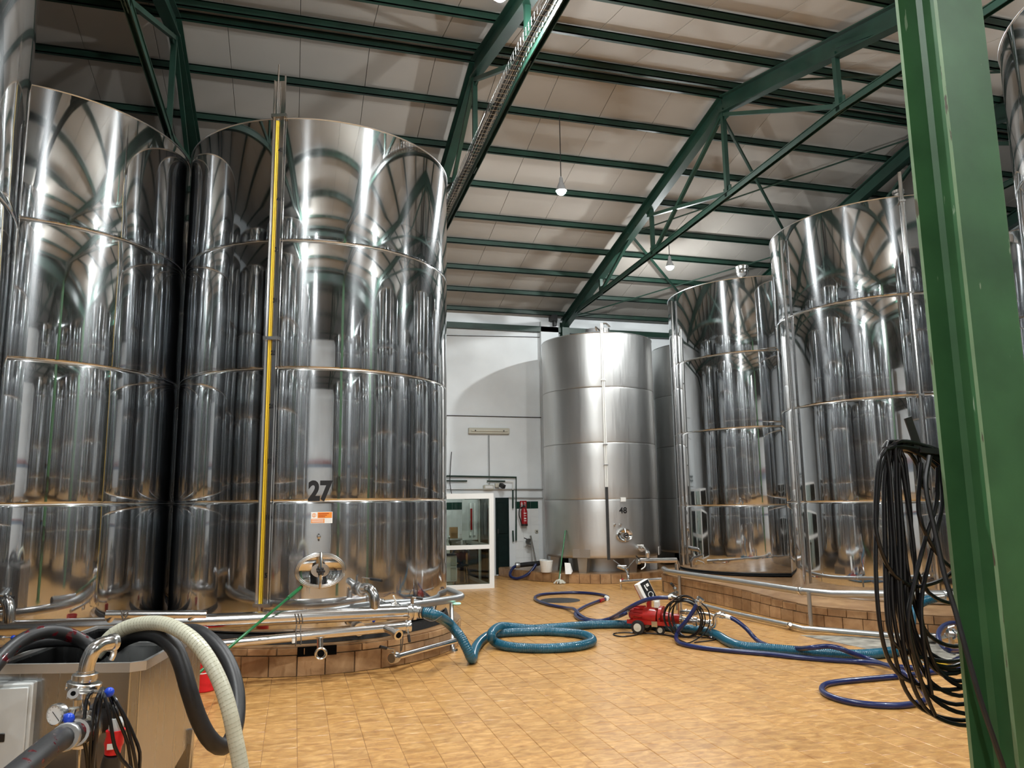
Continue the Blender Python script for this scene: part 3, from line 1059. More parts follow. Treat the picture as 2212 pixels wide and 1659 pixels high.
AP = tank_angle((6.600, 15.765, 3.626), *C48)
mm = on_tank(AP, 0, R48)
zt = (6.602, 15.765, 2.068)[2]
for dx in (-0.018, 0.020):
    MB().tube([mm @ Vector((dx, zt, 0.05)), mm @ Vector((dx, 5.75, 0.05))], 0.017, 8).build('level_pipe', M['white_plastic'], t48)
MB().box(-0.03, 0.03, 0.50, zt, 0.02, 0.06, mm).build('level_pipe_guard', M['iron'], t48)
for z in (2.55, 3.0, 4.45):
    MB().box(-0.05, 0.05, z - 0.012, z + 0.012, 0.0, 0.075, mm).build('clamp', M['fitting'], t48)
mb = MB()
mb.tube(smooth_path([mm @ Vector((0.0, 5.6, 0.05)), mm @ Vector((0.0, 5.72, 0.03)), mm @ Vector((0.10, 5.76, 0.0)), mm @ Vector((0.2, 5.70, -0.1))], 0.02), 0.022, 8)
mb.tube(smooth_path([mm @ Vector((-0.03, 5.58, 0.02)), mm @ Vector((-0.13, 5.68, 0.0)), mm @ Vector((-0.10, 5.60, -0.05))], 0.02), 0.018, 8)
mb.lathe([(0.10, 5.55), (0.10, 5.66), (0.001, 5.67)], 18, Matrix.Translation(mm @ Vector((0.10, 0, -0.12))))
mb.build('vent_pipe', M['fitting'], t48)
t49 = make_tank('satin grey tank half hidden behind tank 48', 9.97, 17.235, 1.28, 0.513, (1.80, 3.05, 4.30), 5.55, 'satin', 'seam_dark', extras=False)
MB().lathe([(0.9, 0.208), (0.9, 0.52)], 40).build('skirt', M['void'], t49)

# ================================================================ plinths
def arc_pts(cx, cyy, R, a0, a1, n):
    return [(cx + R * math.cos(a0 + (a1 - a0) * i / n), cyy + R * math.sin(a0 + (a1 - a0) * i / n)) for i in range(n + 1)]

def plinth(name, label, front, back, zt, rows, twidth, skip=None, tmat='plinth_tile', rise=None):
    """front: polyline of the tiled face, back: closing corner points; each tile is a part"""
    rise = rise or (lambda y: 1.0)
    def block(z0, z1):
        mb = MB().prism(list(front) + list(back), z0, z1)
        n = len(front) + len(back)
        for i in list(range(n, 2 * n)) + (list(range(n)) if z0 > 0 else []):
            x_, y_, z_ = mb.v[i]
            mb.v[i] = (x_, y_, z_ * rise(y_))
        return mb
    root = block(0.0, zt).build(name, M['core'])
    tag(root, label, 'plinth')
    P = [Vector((p[0], p[1], 0)) for p in front]
    L = [0.0]
    for a, b in zip(P[:-1], P[1:]):
        L.append(L[-1] + (b - a).length)
    def at(s):
        s = max(0, min(s, L[-1]))
        for i in range(len(P) - 1):
            if s <= L[i + 1] + 1e-9:
                return P[i].lerp(P[i + 1], (s - L[i]) / max(L[i + 1] - L[i], 1e-9))
        return P[-1]
    count = 0
    for k, (z0, z1) in enumerate(rows):
        s = -rnd.uniform(0, twidth * 0.8)
        while s < L[-1]:
            w = twidth * rnd.uniform(0.92, 1.04)
            a, b = at(s + 0.003), at(s + w - 0.003)
            mid = (a + b) / 2
            if (b - a).length > 0.02 and not (skip and skip(mid, k)):
                t = (b - a).normalized()
                n = Vector((t.y, -t.x, 0))
                d = 0.018 + rnd.uniform(0, 0.004)
                up = Vector((0, 0, 1))
                vs = []
                for dep, ins in ((0.0, 0.0), (d, 0.003)):
                    for (q, zz, si, sz) in ((a, z0, 1, 1), (b, z0, -1, 1), (b, z1, -1, -1), (a, z1, 1, -1)):
                        vs.append(q + n * dep + t * (ins * si) + up * (zz * rise(mid.y) + ins * sz + (0.003 if sz > 0 else -0.003)))
                MB().add(vs, [(4, 5, 6, 7), (0, 1, 5, 4), (1, 2, 6, 5), (2, 3, 7, 6), (3, 0, 4, 7)]).build('tile', M[tmat], root, angle=20)
            s += w
    block(zt, zt + 0.012).build('plinth_top', M[tmat], root)
    return root

fr27 = arc_pts(0.266, 10.48, 1.885, math.radians(215), math.radians(372), 44)
hole_c = (0.272, 8.525, -0.000)
fr26 = arc_pts(-3.2, 10.44, 1.885, math.radians(168), math.radians(325), 36)
plinth('tank_plinth', 'round tiled plinth under tank 27 with a dark drain niche', fr27, [(2.1, 12.3), (-1.3, 12.3)], 0.288,
       [(0.0, 0.215), (0.215, 0.288)], 0.30, skip=lambda m_, k: k == 1 and abs(m_.x - hole_c[0]) < 0.22 and m_.y < 9.2)
plinth('tank_plinth', 'round tiled plinth under the drip-streaked tank beside tank 27', fr26, [(-1.46, 12.3), (-4.9, 12.3)], 0.288, [(0.0, 0.215), (0.215, 0.288)], 0.30)
MB().box(hole_c[0] - 0.20, hole_c[0] + 0.20, 8.58, 8.60, 0.20, 0.295).build('drain_niche', M['void'], bpy.data.objects['tank_plinth'])
fr25 = arc_pts(-3.16, 4.14, 1.74, math.radians(0), math.radians(359), 60)
plinth('tank_plinth', 'round plinth under the tank at the picture edge', fr25, [], 0.288, [(0.0, 0.215), (0.215, 0.288)], 0.4)
frR = [(9.4, 15.9), (7.6, 15.0), (6.98, 14.0), (6.96, 13.0), (6.97, 12.0), (6.97, 11.0), (6.96, 10.2), (7.02, 9.6), (7.14, 9.24), (7.33, 8.93), (7.56, 8.53), (7.92, 8.14), (8.4, 7.84), (9.0, 7.66), (9.8, 7.7)]
plinth('tank_plinth', 'long ochre tiled plinth under the polished tanks behind the pump', frR, [(12.0, 8.2), (12.0, 15.9)], 0.262, [(0.0, 0.16), (0.16, 0.262)], 0.27, rise=lambda y: 1.0 + 0.24 * max(0.0, min(1.0, (y - 9.7) / 1.6)))
frF = [(4.85, 18.45), (5.02, 17.6), (5.35, 16.75), (5.8, 16.18), (6.4, 15.75), (7.0, 15.62), (7.6, 15.70), (8.2, 15.95), (8.7, 16.05)]
plinth('tank_plinth', 'curved ochre tiled plinth under tank 48', frF, [(11.5, 16.05), (11.5, 18.5)], 0.195, [(0.0, 0.195)], 0.235)

# ================================================================ pipework in front of tank 27
def dirpath(a, b):
    return (Vector(b) - Vector(a)).normalized()

def collar(mb, p, d, r, w):
    """short thick ring centred at p along direction d"""
    p, d = Vector(p), Vector(d).normalized()
    mb.tube([p - d * w, p - d * w * 0.8, p + d * w * 0.8, p + d * w], [r * 0.93, r, r, r * 0.93], 16)
    return mb

def lever(root, p0, p1, grip='black', name='lever', r=0.008):
    a, b = Vector(p0), Vector(p1)
    o = MB().tube([a, b], r, 8).build(name, M['fitting'], root)
    MB().tube([a.lerp(b, 0.45), b + (b - a).normalized() * 0.02], r * 1.9, 8).build('grip', M[grip], o)
    return o

def wire_tie(root, pts, name='wire_tie'):
    return MB().tube(smooth_path(pts, 0.03), 0.006, 5).build(name, M['tie'], root)

hd = thing('header_pipe', 'thick steel header pipe running in front of tank 27 at knee height', 'pipe')
ha, hb = (-2.818, 8.350, 0.669), (1.203, 8.350, 0.626)
hmid = (-0.831, 8.350, 0.638)
MB().tube([ha, hmid, hb], 0.071, 20).build('pipe_run', M['pipe'], hd)
d_ = dirpath(hmid, hb)
mb = MB()
collar(mb, Vector(hb) + d_ * 0.0, d_, 0.088, 0.022)
collar(mb, Vector(hb) + d_ * 0.055, d_, 0.085, 0.018)
mb.tube([Vector(hb), Vector(hb) + d_ * 0.12], 0.066, 16)
valve = mb.build('butterfly_valve', M['fitting'], hd)
p = Vector(hb) + d_ * 0.03 + Vector((0, 0, 0.08))
MB().tube([p, p + Vector((0, 0, 0.07))], 0.018, 8).build('valve_stem', M['fitting'], valve)
lever(valve, p + Vector((0, 0, 0.07)), (1.325, 8.350, 0.758))
# swan neck from the tank into the header
pts = [(0.741, 8.830, 0.815), (0.742, 8.727, 0.836), (0.751, 8.656, 0.857), (0.784, 8.420, 0.875), (0.827, 8.360, 0.813), (0.837, 8.350, 0.724), (0.839, 8.350, 0.630)]
MB().tube(smooth_path(pts, 0.02), 0.054, 18).build('swan_neck', M['pipe'], hd)
mb = MB()
collar(mb, pts[1], Vector(pts[2]) - Vector(pts[0]), 0.075, 0.02)
nv = mb.build('butterfly_valve', M['fitting'], hd)
pv = Vector(pts[1]) + Vector((0, 0, 0.07))
MB().tube([pv, pv + Vector((0, 0, 0.06))], 0.014, 8).build('valve_stem', M['fitting'], nv)
lever(nv, pv + Vector((0, 0, 0.06)), (0.913, 8.500, 0.948))
# by-pass on the left of the header
mb = MB()
mb.tube([(-1.705, 8.320, 0.748), (-0.805, 8.320, 0.703)], 0.043, 16)
for px in (240, 415):
    mb.tube(smooth_path([(-1.660, 8.330, 0.642) if px == 240 else (-0.951, 8.330, 0.612), (-1.662, 8.320, 0.703) if px == 240 else (-0.952, 8.320, 0.666), (-1.636, 8.320, 0.736) if px == 240 else (-0.920, 8.320, 0.700), (-1.596, 8.320, 0.743) if px == 240 else (-0.874, 8.320, 0.706)], 0.02), 0.040, 12)
mb.build('bypass_pipe', M['pipe'], hd)
# neck of the neighbouring tank at the picture edge
mb = MB()
mb.tube(smooth_path([(-2.741, 8.785, 0.862), (-2.696, 8.673, 0.890), (-2.576, 8.400, 0.908), (-2.536, 8.360, 0.852), (-2.526, 8.350, 0.757), (-2.520, 8.350, 0.686)], 0.02), 0.052, 16)
nk = mb.build('swan_neck', M['pipe'], hd)
lever(nk, (-2.655, 8.420, 0.964), (-2.537, 8.400, 0.940))
for (a, b) in ((262, 1322), (268, 1322)):
    pass
wire_tie(hd, [(-1.563, 8.260, 0.792), (-1.531, 8.250, 0.698), (-1.508, 8.270, 0.779), (-1.556, 8.240, 0.743), (-1.514, 8.250, 0.675), (-1.507, 8.250, 0.633)])
for s in (0, 5, 10):
    wire_tie(hd, [Vector((0.035, 8.270, 0.676)) + Vector((0.03 * s / 5, 0, 0)), Vector((0.050, 8.260, 0.622)) + Vector((0.03 * s / 5, 0, 0)), Vector((0.051, 8.280, 0.579)) + Vector((0.03 * s / 5, 0, 0))])

lw = thing('drain_pipe', 'thinner steel drain pipe hung below the header pipe in front of tank 27', 'pipe')
la, lb = (-0.808, 8.220, 0.426), (1.175, 8.220, 0.504)
MB().tube([la, lb], 0.044, 18).build('pipe_run', M['pipe'], lw)
dl = dirpath(la, lb)
mb = MB()
collar(mb, lb, dl, 0.06, 0.03)
ec = mb.build('end_clamp', M['fitting'], lw)
MB().tube([(1.172, 8.200, 0.563), (1.170, 8.180, 0.446)], 0.008, 6).build('clamp_bolt', M['fitting'], ec)
lever(ec, (1.162, 8.160, 0.468), (1.175, 8.140, 0.374))
mb = MB()
mb.tube([(0.939, 8.200, 0.497), (1.035, 8.020, 0.460)], 0.036, 14)
br = mb.build('branch_stub', M['pipe'], lw)
mb = MB()
mb.tube([(1.028, 8.040, 0.462), (1.047, 8.000, 0.453)], 0.052, 16)
mb.build('clamp_ring', M['fitting'], br)
MB().tube([(1.043, 8.010, 0.454), (1.048, 7.995, 0.453)], 0.030, 14).build('stub_bore', M['void'], br)
mb = MB()
mb.tube([(0.283, 8.220, 0.472), (0.291, 8.200, 0.304)], 0.032, 14)
tee = mb.build('drop_leg', M['pipe'], lw)
q = Vector((0.294, 8.120, 0.301))
fw = Vector((0, -1, 0.15)).normalized()
mb = MB()
mb.tube([q + Vector((0.052 * math.cos(2 * PI * i / 20), 0, 0.052 * math.sin(2 * PI * i / 20))) for i in range(20)], 0.012, 8, closed=True)
mb.tube([q + Vector((0, 0.10, 0)), q + Vector((0, 0.005, 0))], 0.042, 14)
mb.build('ring_ferrule', M['fitting'], tee)
MB().tube([q + Vector((0, 0.004, 0)), q + Vector((0, -0.002, 0))], 0.036, 14).build('stub_bore', M['void'], tee)
wire_tie(lw, [(0.056, 8.260, 0.568), (0.049, 8.200, 0.510), (0.055, 8.160, 0.428), (0.048, 8.160, 0.379)])
wire_tie(lw, [(0.097, 8.260, 0.566), (0.093, 8.200, 0.508), (0.104, 8.160, 0.425), (0.096, 8.160, 0.390)])
MB().tube([(0.029, 8.140, 0.415), (0.028, 8.140, 0.454)], 0.016, 8).build('tie_weight', M['white_plastic'], lw)
wire_tie(lw, [(1.101, 8.200, 0.474), (1.097, 8.200, 0.359), (1.093, 8.200, 0.254)])
wire_tie(lw, [(1.115, 8.200, 0.473), (1.116, 8.200, 0.358), (1.103, 8.200, 0.263)])

# ball valve on the tank between the two pipes
bv = thing('ball_valve', 'steel ball valve with a blue lever tip between header and drain pipe', 'valve')
mb = MB()
mb.tube([(0.673, 8.832, 0.453), (0.673, 8.709, 0.461)], 0.055, 16)
mb.tube([(0.685, 8.733, 0.452), (0.705, 8.614, 0.444)], 0.045, 16)
mb.tube([(0.698, 8.643, 0.445), (0.709, 8.594, 0.437)], 0.07, 18)
mb.tube([(0.711, 8.687, 0.471), (0.715, 8.688, 0.529)], 0.018, 8)
mb.build('valve_body', M['fitting'], bv)
l_ = MB().tube([(0.715, 8.688, 0.524), (0.856, 8.656, 0.512)], 0.009, 8).build('lever', M['fitting'], bv)
MB().ball((0.861, 8.658, 0.511), 0.018).build('grip', M['blue_ball'], l_)

# rail pipe bent round the plinth of tank 27
rp = thing('plinth_rail', 'bent steel rail pipe on a post around the plinth of tank 27', 'rail')
pts = [(0.052, 8.720, 0.569), (0.436, 8.709, 0.598), (0.832, 8.740, 0.619), (1.211, 8.918, 0.618), (1.667, 9.403, 0.586), (2.007, 9.817, 0.562), (2.091, 9.902, 0.572), (2.093, 10.085, 0.581), (2.043, 10.554, 0.588)]
MB().tube(smooth_path(pts, 0.04), 0.046, 14).build('pipe_run', M['galv'], rp)
MB().tube([(1.930, 9.730, 0.536), (1.885, 9.420, 0.012)], 0.025, 12).build('post', M['galv'], rp)
f_ = (1.892, 9.455, -0.000)
MB().lathe([(0.001, 0.02), (0.06, 0.02), (0.065, 0.0)], 14, Matrix.Translation(f_)).build('foot', M['fitting'], rp)
MB().lathe([(0.001, 0.016), (0.05, 0.012), (0.06, 0.0), (0.05, -0.012), (0.001, -0.016)], 14, Matrix.Translation((1.989, 9.698, 0.514))).build('pipe_cap', M['mint'], rp, label='pale mint plastic cap')
mb = MB()
collar(mb, (1.086, 8.834, 0.624), Vector((1.211, 8.918, 0.618)) - Vector((0.832, 8.740, 0.619)), 0.06, 0.03)
mb.tube(smooth_path([(1.136, 8.827, 0.628), (1.157, 8.673, 0.616), (1.167, 8.520, 0.606)], 0.02), 0.04, 10)
rv = mb.build('side_valve', M['fitting'], rp)
MB().tube([(1.119, 8.779, 0.664), (1.082, 8.733, 0.756)], 0.010, 6).build('lever', M['white_plastic'], rv)

# short pipe lying low along the plinth
sp = thing('floor_pipe', 'short low steel pipe with an open clamp end beside the tank 27 plinth', 'pipe')
sa, sb = (1.068, 8.483, 0.149), (1.954, 9.420, 0.126)
MB().tube([sa, sb], 0.034, 14).build('pipe_run', M['pipe'], sp)
mb = MB()
ds = dirpath(sb, sa)
collar(mb, Vector(sa) + ds * 0.01, ds, 0.062, 0.045)
en = mb.build('end_clamp', M['fitting'], sp)
MB().tube([Vector(sa) + ds * 0.045, Vector(sa) + ds * 0.058], 0.048, 16).build('stub_bore', M['seam_dark'], en)
MB().tube(smooth_path([(1.066, 8.433, 0.196), (1.052, 8.404, 0.240), (1.008, 8.359, 0.259)], 0.01), 0.009, 8).build('valve_stem', M['fitting'], en)
lever(en, (1.008, 8.359, 0.259), (0.910, 8.300, 0.294), r=0.009)

# broom handle leaning across the pipes
bh = thing('broom_pole', 'long green pole leaning over the header pipe of tank 27', 'pole')
ba, bb = (-0.517, 7.500, 0.521), (0.096, 8.751, 0.889)
A_, B_ = Vector(ba), Vector(bb)
dn = (A_ - B_).normalized()
e_ = A_ + dn * (A_.z / -dn.z)
MB().tube([e_, B_], 0.014, 10).build('handle', M['broom'], bh)
MB().tube([A_.lerp(B_, 0.78), A_.lerp(B_, 0.985)], 0.021, 10).build('grip_sleeve', M['broom'], bh)

# red bucket by the plinth
bk = thing('bucket', 'red plastic bucket on the floor behind the hose loops', 'bucket', (-0.80, 8.28, 0))
MB().lathe([(0.001, 0.006), (0.105, 0.0), (0.115, 0.01), (0.148, 0.30), (0.150, 0.33), (0.155, 0.33), (0.155, 0.345), (0.143, 0.345), (0.108, 0.02), (0.001, 0.02)], 28).build('pail', M['red_plastic'], bk)
ring(MB(), 0.150, 0.27, 0.005, 28, 6).build('rib', M['red_plastic'], bk)
MB().tube(smooth_path([(0.152, 0, 0.30), (0.12, -0.14, 0.22), (0, -0.19, 0.19), (-0.12, -0.14, 0.22), (-0.152, 0, 0.30)], 0.02), 0.005, 6).build('handle', M['white_plastic'], bk)

# ================================================================ hoses on the floor
RT, RN = 0.055, 0.027
th = thing('teal_hose', 'long ribbed teal hose coiled once between the two tank rows', 'hose')
tp = [(1.278, 8.360, 0.619), (1.364, 8.310, 0.616), (1.493, 8.280, 0.578), (1.697, 8.686, 0.433), (1.797, 8.615, 0.314), (1.861, 8.550, 0.193),
      (1.932, 8.587, 0.060), (2.033, 8.941, 0.055), (2.155, 9.322, 0.055), (2.307, 9.697, 0.055), (2.496, 10.022, 0.055), (2.725, 10.127, 0.055), (2.976, 10.112, 0.055),
      (3.276, 10.040, 0.055), (3.528, 9.831, 0.055), (3.652, 9.598, 0.055), (3.630, 9.284, 0.055), (3.510, 9.058, 0.055), (3.283, 8.915, 0.055),
      (2.986, 8.898, 0.055), (2.703, 8.999, 0.055), (2.501, 9.197, 0.055), (2.401, 9.407, 0.080), (2.344, 9.340, 0.170), (2.483, 9.724, 0.170), (2.704, 10.188, 0.130),
      (2.933, 10.295, 0.090), (3.170, 10.321, 0.055), (3.503, 10.321, 0.055), (4.127, 10.344, 0.055), (4.608, 10.164, 0.055), (4.935, 9.829, 0.055),
      (5.211, 9.442, 0.055), (5.243, 9.087, 0.055), (5.111, 8.542, 0.055), (5.118, 8.253, 0.055), (5.278, 8.073, 0.055), (5.522, 7.808, 0.055),
      (5.802, 7.538, 0.055), (6.049, 7.395, 0.055), (6.423, 7.400, 0.055), (6.693, 7.476, 0.060), (6.657, 7.327, 0.177), (7.008, 7.684, 0.276), (7.306, 7.954, 0.374), (7.549, 8.069, 0.459), (7.775, 8.061, 0.511)]
mb = MB()
corrugated(mb, tp, RT, 0.022, 0.032, 14)
mb.build('hose_body', M['teal'], th)
mb = MB()
for t in (0.0, 0.03, 0.06):
    collar(mb, Vector(tp[0]).lerp(Vector(tp[1]), t / 0.10 + 0.1), Vector(tp[1]) - Vector(tp[0]), 0.064, 0.010)
mb.build('hose_clamp', M['fitting'], th)
MB().tube([Vector(tp[0]).lerp(Vector(tp[1]), 0.0), Vector(tp[0]).lerp(Vector(tp[1]), 0.9)], 0.0595, 12).build('clamp_band', M['black'], th)
wire_tie(th, [(1.335, 8.220, 0.570), (1.429, 8.200, 0.540), (1.528, 8.200, 0.591)])

def navy_hose(label, pts, ends=(), r=RN):
    h = thing('navy_hose', label, 'hose')
    path = smooth_path(pts, 0.04)
    mb = MB()
    mb.tube(path, r, 12)
    mb.build('hose_body', M['navy'], h)
    for a, b, rr in ends:
        m_ = MB()
        a, b = Vector(a), Vector(b)
        m_.tube([a, b], rr, 14)
        collar(m_, a.lerp(b, 0.5), b - a, rr * 1.3, 0.012)
        m_.build('hose_coupling', M['fitting'], h)
    return h
na = navy_hose('navy hose making a pear-shaped loop round the drain cover',
               [(4.782, 9.448, 0.490), (4.692, 9.512, 0.487), (4.557, 9.652, 0.448), (4.412, 9.831, 0.343), (4.465, 10.471, 0.140), (4.480, 10.821, 0.040), (4.333, 10.821, 0.028), (4.243, 10.998, 0.028), (4.289, 11.469, 0.030),
                (4.321, 11.800, 0.070), (4.353, 12.283, 0.030), (4.222, 12.783, 0.028), (4.207, 13.389, 0.028), (4.345, 13.912, 0.028), (4.647, 14.254, 0.028), (5.198, 14.273, 0.028),
                (5.504, 13.986, 0.028), (5.592, 13.561, 0.028), (5.498, 13.228, 0.028), (5.250, 12.974, 0.028), (4.787, 12.435, 0.028), (4.403, 11.874, 0.028), (4.217, 11.459, 0.028),
                (4.140, 11.037, 0.028), (4.210, 10.820, 0.028), (4.379, 10.789, 0.030), (4.491, 10.620, 0.080), (4.359, 10.030, 0.210), (4.426, 9.960, 0.259)],
               [((4.782, 9.448, 0.490), (4.831, 9.426, 0.497), 0.032), ((4.417, 9.970, 0.258), (4.455, 9.931, 0.273), 0.032)])
mb = MB()
mb.tube([(5.513, 13.350, 0.030), (5.492, 13.212, 0.030), (5.425, 13.096, 0.030)], 0.033, 12)
mb.build('white_tape', M['white_plastic'], na)
MB().tube([(5.326, 13.030, 0.030), (5.213, 12.903, 0.030)], 0.031, 12).build('printed_label', M['ext_red'], na, label='red and white printed label on the hose')
nb = navy_hose('navy hose dropping from the pump top and looping near the black cables',
               [(4.996, 9.082, 0.435), (4.950, 9.101, 0.355), (4.891, 9.148, 0.248), (4.824, 9.218, 0.139), (4.801, 9.284, 0.050), (4.648, 9.006, 0.040), (4.593, 8.795, 0.028), (4.635, 8.587, 0.028),
                (4.741, 8.393, 0.028), (4.918, 8.180, 0.028), (5.171, 7.916, 0.028), (5.406, 7.611, 0.028), (5.660, 7.362, 0.028), (5.863, 7.177, 0.030), (5.845, 6.848, 0.070), (5.737, 6.506, 0.090),
                (5.775, 6.398, 0.040), (5.622, 6.130, 0.028), (5.402, 5.825, 0.028), (5.296, 5.709, 0.028), (5.141, 5.648, 0.028), (4.940, 5.637, 0.028), (4.744, 5.735, 0.028), (4.626, 5.904, 0.028),
                (4.617, 6.109, 0.028), (4.695, 6.298, 0.028), (4.854, 6.452, 0.028), (5.037, 6.507, 0.028), (5.307, 6.515, 0.028), (5.604, 6.516, 0.028), (5.850, 6.516, 0.028), (6.170, 6.558, 0.028), (6.527, 6.569, 0.028), (6.931, 6.615, 0.028)],
               [((4.996, 9.082, 0.435), (5.038, 9.068, 0.493), 0.034)])
nc = navy_hose('navy hose lying over the teal hose towards the yellow coupling',
               [(5.376, 8.919, 0.277), (5.428, 8.837, 0.235), (5.486, 8.748, 0.161), (5.546, 8.650, 0.050), (5.507, 8.399, 0.028), (5.469, 8.064, 0.050), (5.515, 7.754, 0.090), (5.489, 7.470, 0.150), (5.659, 7.436, 0.160), (5.732, 7.326, 0.150),
                (5.850, 7.295, 0.100), (6.045, 7.251, 0.028), (6.002, 6.965, 0.028), (6.118, 6.805, 0.028), (6.276, 6.726, 0.028), (6.477, 6.764, 0.030)],
               [((5.292, 9.020, 0.302), (5.341, 8.970, 0.289), 0.034)])
MB().tube([(5.341, 8.970, 0.289), (5.384, 8.911, 0.272)], 0.029, 12).build('taped_end', M['white_plastic'], nc)
mb = MB()
mb.tube([(6.458, 6.744, 0.035), (6.636, 6.803, 0.035)], 0.036, 14)
mb.build('yellow_coupling', M['yellow'], nc, label='yellow plastic hose coupling')
MB().tube([(6.631, 6.804, 0.035), (6.699, 6.830, 0.035)], 0.042, 14).build('coupling_nut', M['cream'], nc)
nd = navy_hose('navy hose bending up behind the cables to the plinth valve',
               [(6.718, 6.850, 0.030), (6.924, 6.955, 0.030), (7.174, 7.106, 0.030), (7.257, 7.216, 0.040), (6.718, 6.858, 0.151), (6.736, 6.980, 0.200), (6.865, 7.133, 0.265), (7.038, 7.244, 0.318), (7.243, 7.323, 0.336), (7.378, 7.330, 0.318)])

# ================================================================ red pump
pump = thing('wine_pump', 'red mono pump on wheels with a white control box', 'pump')
def P_(x_, y_):
    return None
ax0, ax1 = Vector((4.472, 9.942, 0.234)), Vector((4.737, 9.667, 0.215))
axd = (ax1 - ax0).normalized()
nrm = Vector((axd.y, -axd.x, 0)).normalized()
mb = MB()
mb.tube([ax0 - axd * 0.02, ax0 + axd * 0.03, ax0 + axd * 0.20, ax0 + axd * 0.28, ax1], [0.055, 0.10, 0.115, 0.12, 0.115], 20)
motor = mb.build('motor', M['red'], pump)
mb = MB()
for i in range(14):
    a = 2 * PI * i / 14
    u = nrm * math.cos(a) + Vector((0, 0, 1)) * math.sin(a)
    mb.bar(ax0 + axd * 0.06 + u * 0.112, ax0 + axd * 0.20 + u * 0.122, 0.008, 0.02, u)
mb.build('cooling_fins', M['red'], motor)
mb = MB()
fc = Vector((4.778, 9.625, 0.231))
mb.tube([fc - axd * 0.035, fc - axd * 0.03, fc + axd * 0.01, fc + axd * 0.015], [0.12, 0.132, 0.132, 0.11], 24)
mb.build('flange', M['red'], pump)
mb = MB()
mb.tube([fc, fc + axd * 0.08, (4.884, 9.515, 0.216), (4.949, 9.447, 0.210)], [0.075, 0.062, 0.058, 0.07], 20)
mb.build('bearing_housing', M['red'], pump)
mb = MB()
st0, st1 = Vector((4.949, 9.447, 0.204)), Vector((5.239, 9.148, 0.173))
sd = (st1 - st0).normalized()
mb.tube([st0, st0 + sd * 0.02, st0 + sd * 0.03, st0 + sd * 0.17, st0 + sd * 0.18, st0 + sd * 0.22, st0 + sd * 0.23, st1 - sd * 0.05, st1 - sd * 0.04, st1],
        [0.06, 0.06, 0.042, 0.042, 0.058, 0.058, 0.040, 0.040, 0.055, 0.055], 18)
mb.build('stator_pipe', M['fitting'], pump)
# carriage
mb = MB()
gx = Vector((axd.x, axd.y, 0)).normalized()
base = Vector((ax0.x, ax0.y, 0.15))
for s in (-1, 1):
    mb.bar(base + nrm * 0.11 * s - gx * 0.02, base + nrm * 0.11 * s + gx * 0.62, 0.03, 0.05)
mb.bar(base + gx * 0.02 - nrm * 0.11, base + gx * 0.02 + nrm * 0.11, 0.04, 0.05)
mb.bar(base + gx * 0.42 - nrm * 0.11, base + gx * 0.42 + nrm * 0.11, 0.16, 0.05)
mb.bar(base + gx * 0.22, base + gx * 0.22 + Vector((0, 0, 0.10)), 0.12, 0.2)
mb.build('carriage', M['red'], pump)
MB().bar(base + gx * 0.33 + nrm * 0.125 + Vector((0, 0, -0.01)), base + gx * 0.41 + nrm * 0.125 + Vector((0, 0, -0.01)), 0.012, 0.07).build('rating_plate', M['fitting'], pump)
for (cc, o_, r_) in ((Vector((4.579, 9.831, 0.086)), 0.17, 0.092), (Vector((4.579, 9.831, 0.086)), -0.17, 0.092), (Vector((4.769, 9.634, 0.092)), 0.06, 0.06)):
    c_ = Vector((cc.x, cc.y, r_)) + nrm * o_
    mb = MB()
    mb.tube([c_ - nrm * 0.022, c_ - nrm * 0.018, c_ + nrm * 0.018, c_ + nrm * 0.022], [r_ * 0.85, r_, r_, r_ * 0.85], 24)
    w_ = mb.build('wheel', M['black'], pump)
    m_ = MB()
    m_.tube([c_ - nrm * 0.024, c_ + nrm * 0.026], r_ * 0.58, 20)
    m_.tube([c_ - nrm * 0.03, c_ + nrm * 0.034], r_ * 0.16, 10)
    m_.build('hub', M['cream'], w_)
MB().tube([Vector((*Vector((4.579, 9.831, 0.086)).xy, 0.092)) + nrm * 0.17, Vector((*Vector((4.579, 9.831, 0.086)).xy, 0.092)) - nrm * 0.17], 0.012, 8).build('axle', M['fitting'], pump)
# control box, tilted back
bc = Vector((4.638, 9.770, 0.552))
side = Vector((0.963, -0.271, 0))
away = Vector((0.271, 0.963, 0))
upv = (Vector((0, 0, 1)) * 0.90 - side * 0.44).normalized()
rtv = (side * 0.90 + Vector((0, 0, 1)) * 0.42 + away * 0.35)
mbx = frame_to(bc, rtv, upv)
cbx = MB().bbox(-0.092, 0.092, -0.13, 0.135, -0.11, 0.0, 0.006, mbx).build('control_box', M['white_plastic'], pump)
MB().box(-0.050, 0.085, -0.125, 0.128, 0.0, 0.004, mbx).build('black_panel', M['ink'], cbx)
MB().box(-0.095, -0.086, -0.13, 0.135, -0.113, -0.100, mbx).build('red_seal', M['red'], cbx)
mb = MB()
mb.box(-0.012, 0.004, 0.03, 0.085, 0.004, 0.006, mbx)
mb.box(-0.006, 0.012, 0.0, 0.03, 0.004, 0.006, mbx)
mb.box(0.02, 0.058, 0.045, 0.085, 0.004, 0.007, mbx)
mb.build('label_field', M['white_ink'], cbx)
mb = MB()
mb.lathe([(0.001, 0.03), (0.018, 0.03), (0.022, 0.004)], 16, mbx @ Matrix.Translation((0.022, -0.065, 0)))
dial = mb.build('dial_knob', M['ink'], cbx)
mb = MB()
mb.tube([mbx @ Vector((0.022 + 0.036 * math.cos(i * PI / 10), -0.065 + 0.036 * math.sin(i * PI / 10), 0.006)) for i in range(20)], 0.005, 6, closed=True)
mb.build('dial_ring', M['white_ink'], cbx)
MB().bar((4.653, 9.754, 0.450), (4.649, 9.759, 0.298), 0.05, 0.05).build('box_bracket', M['red'], pump)
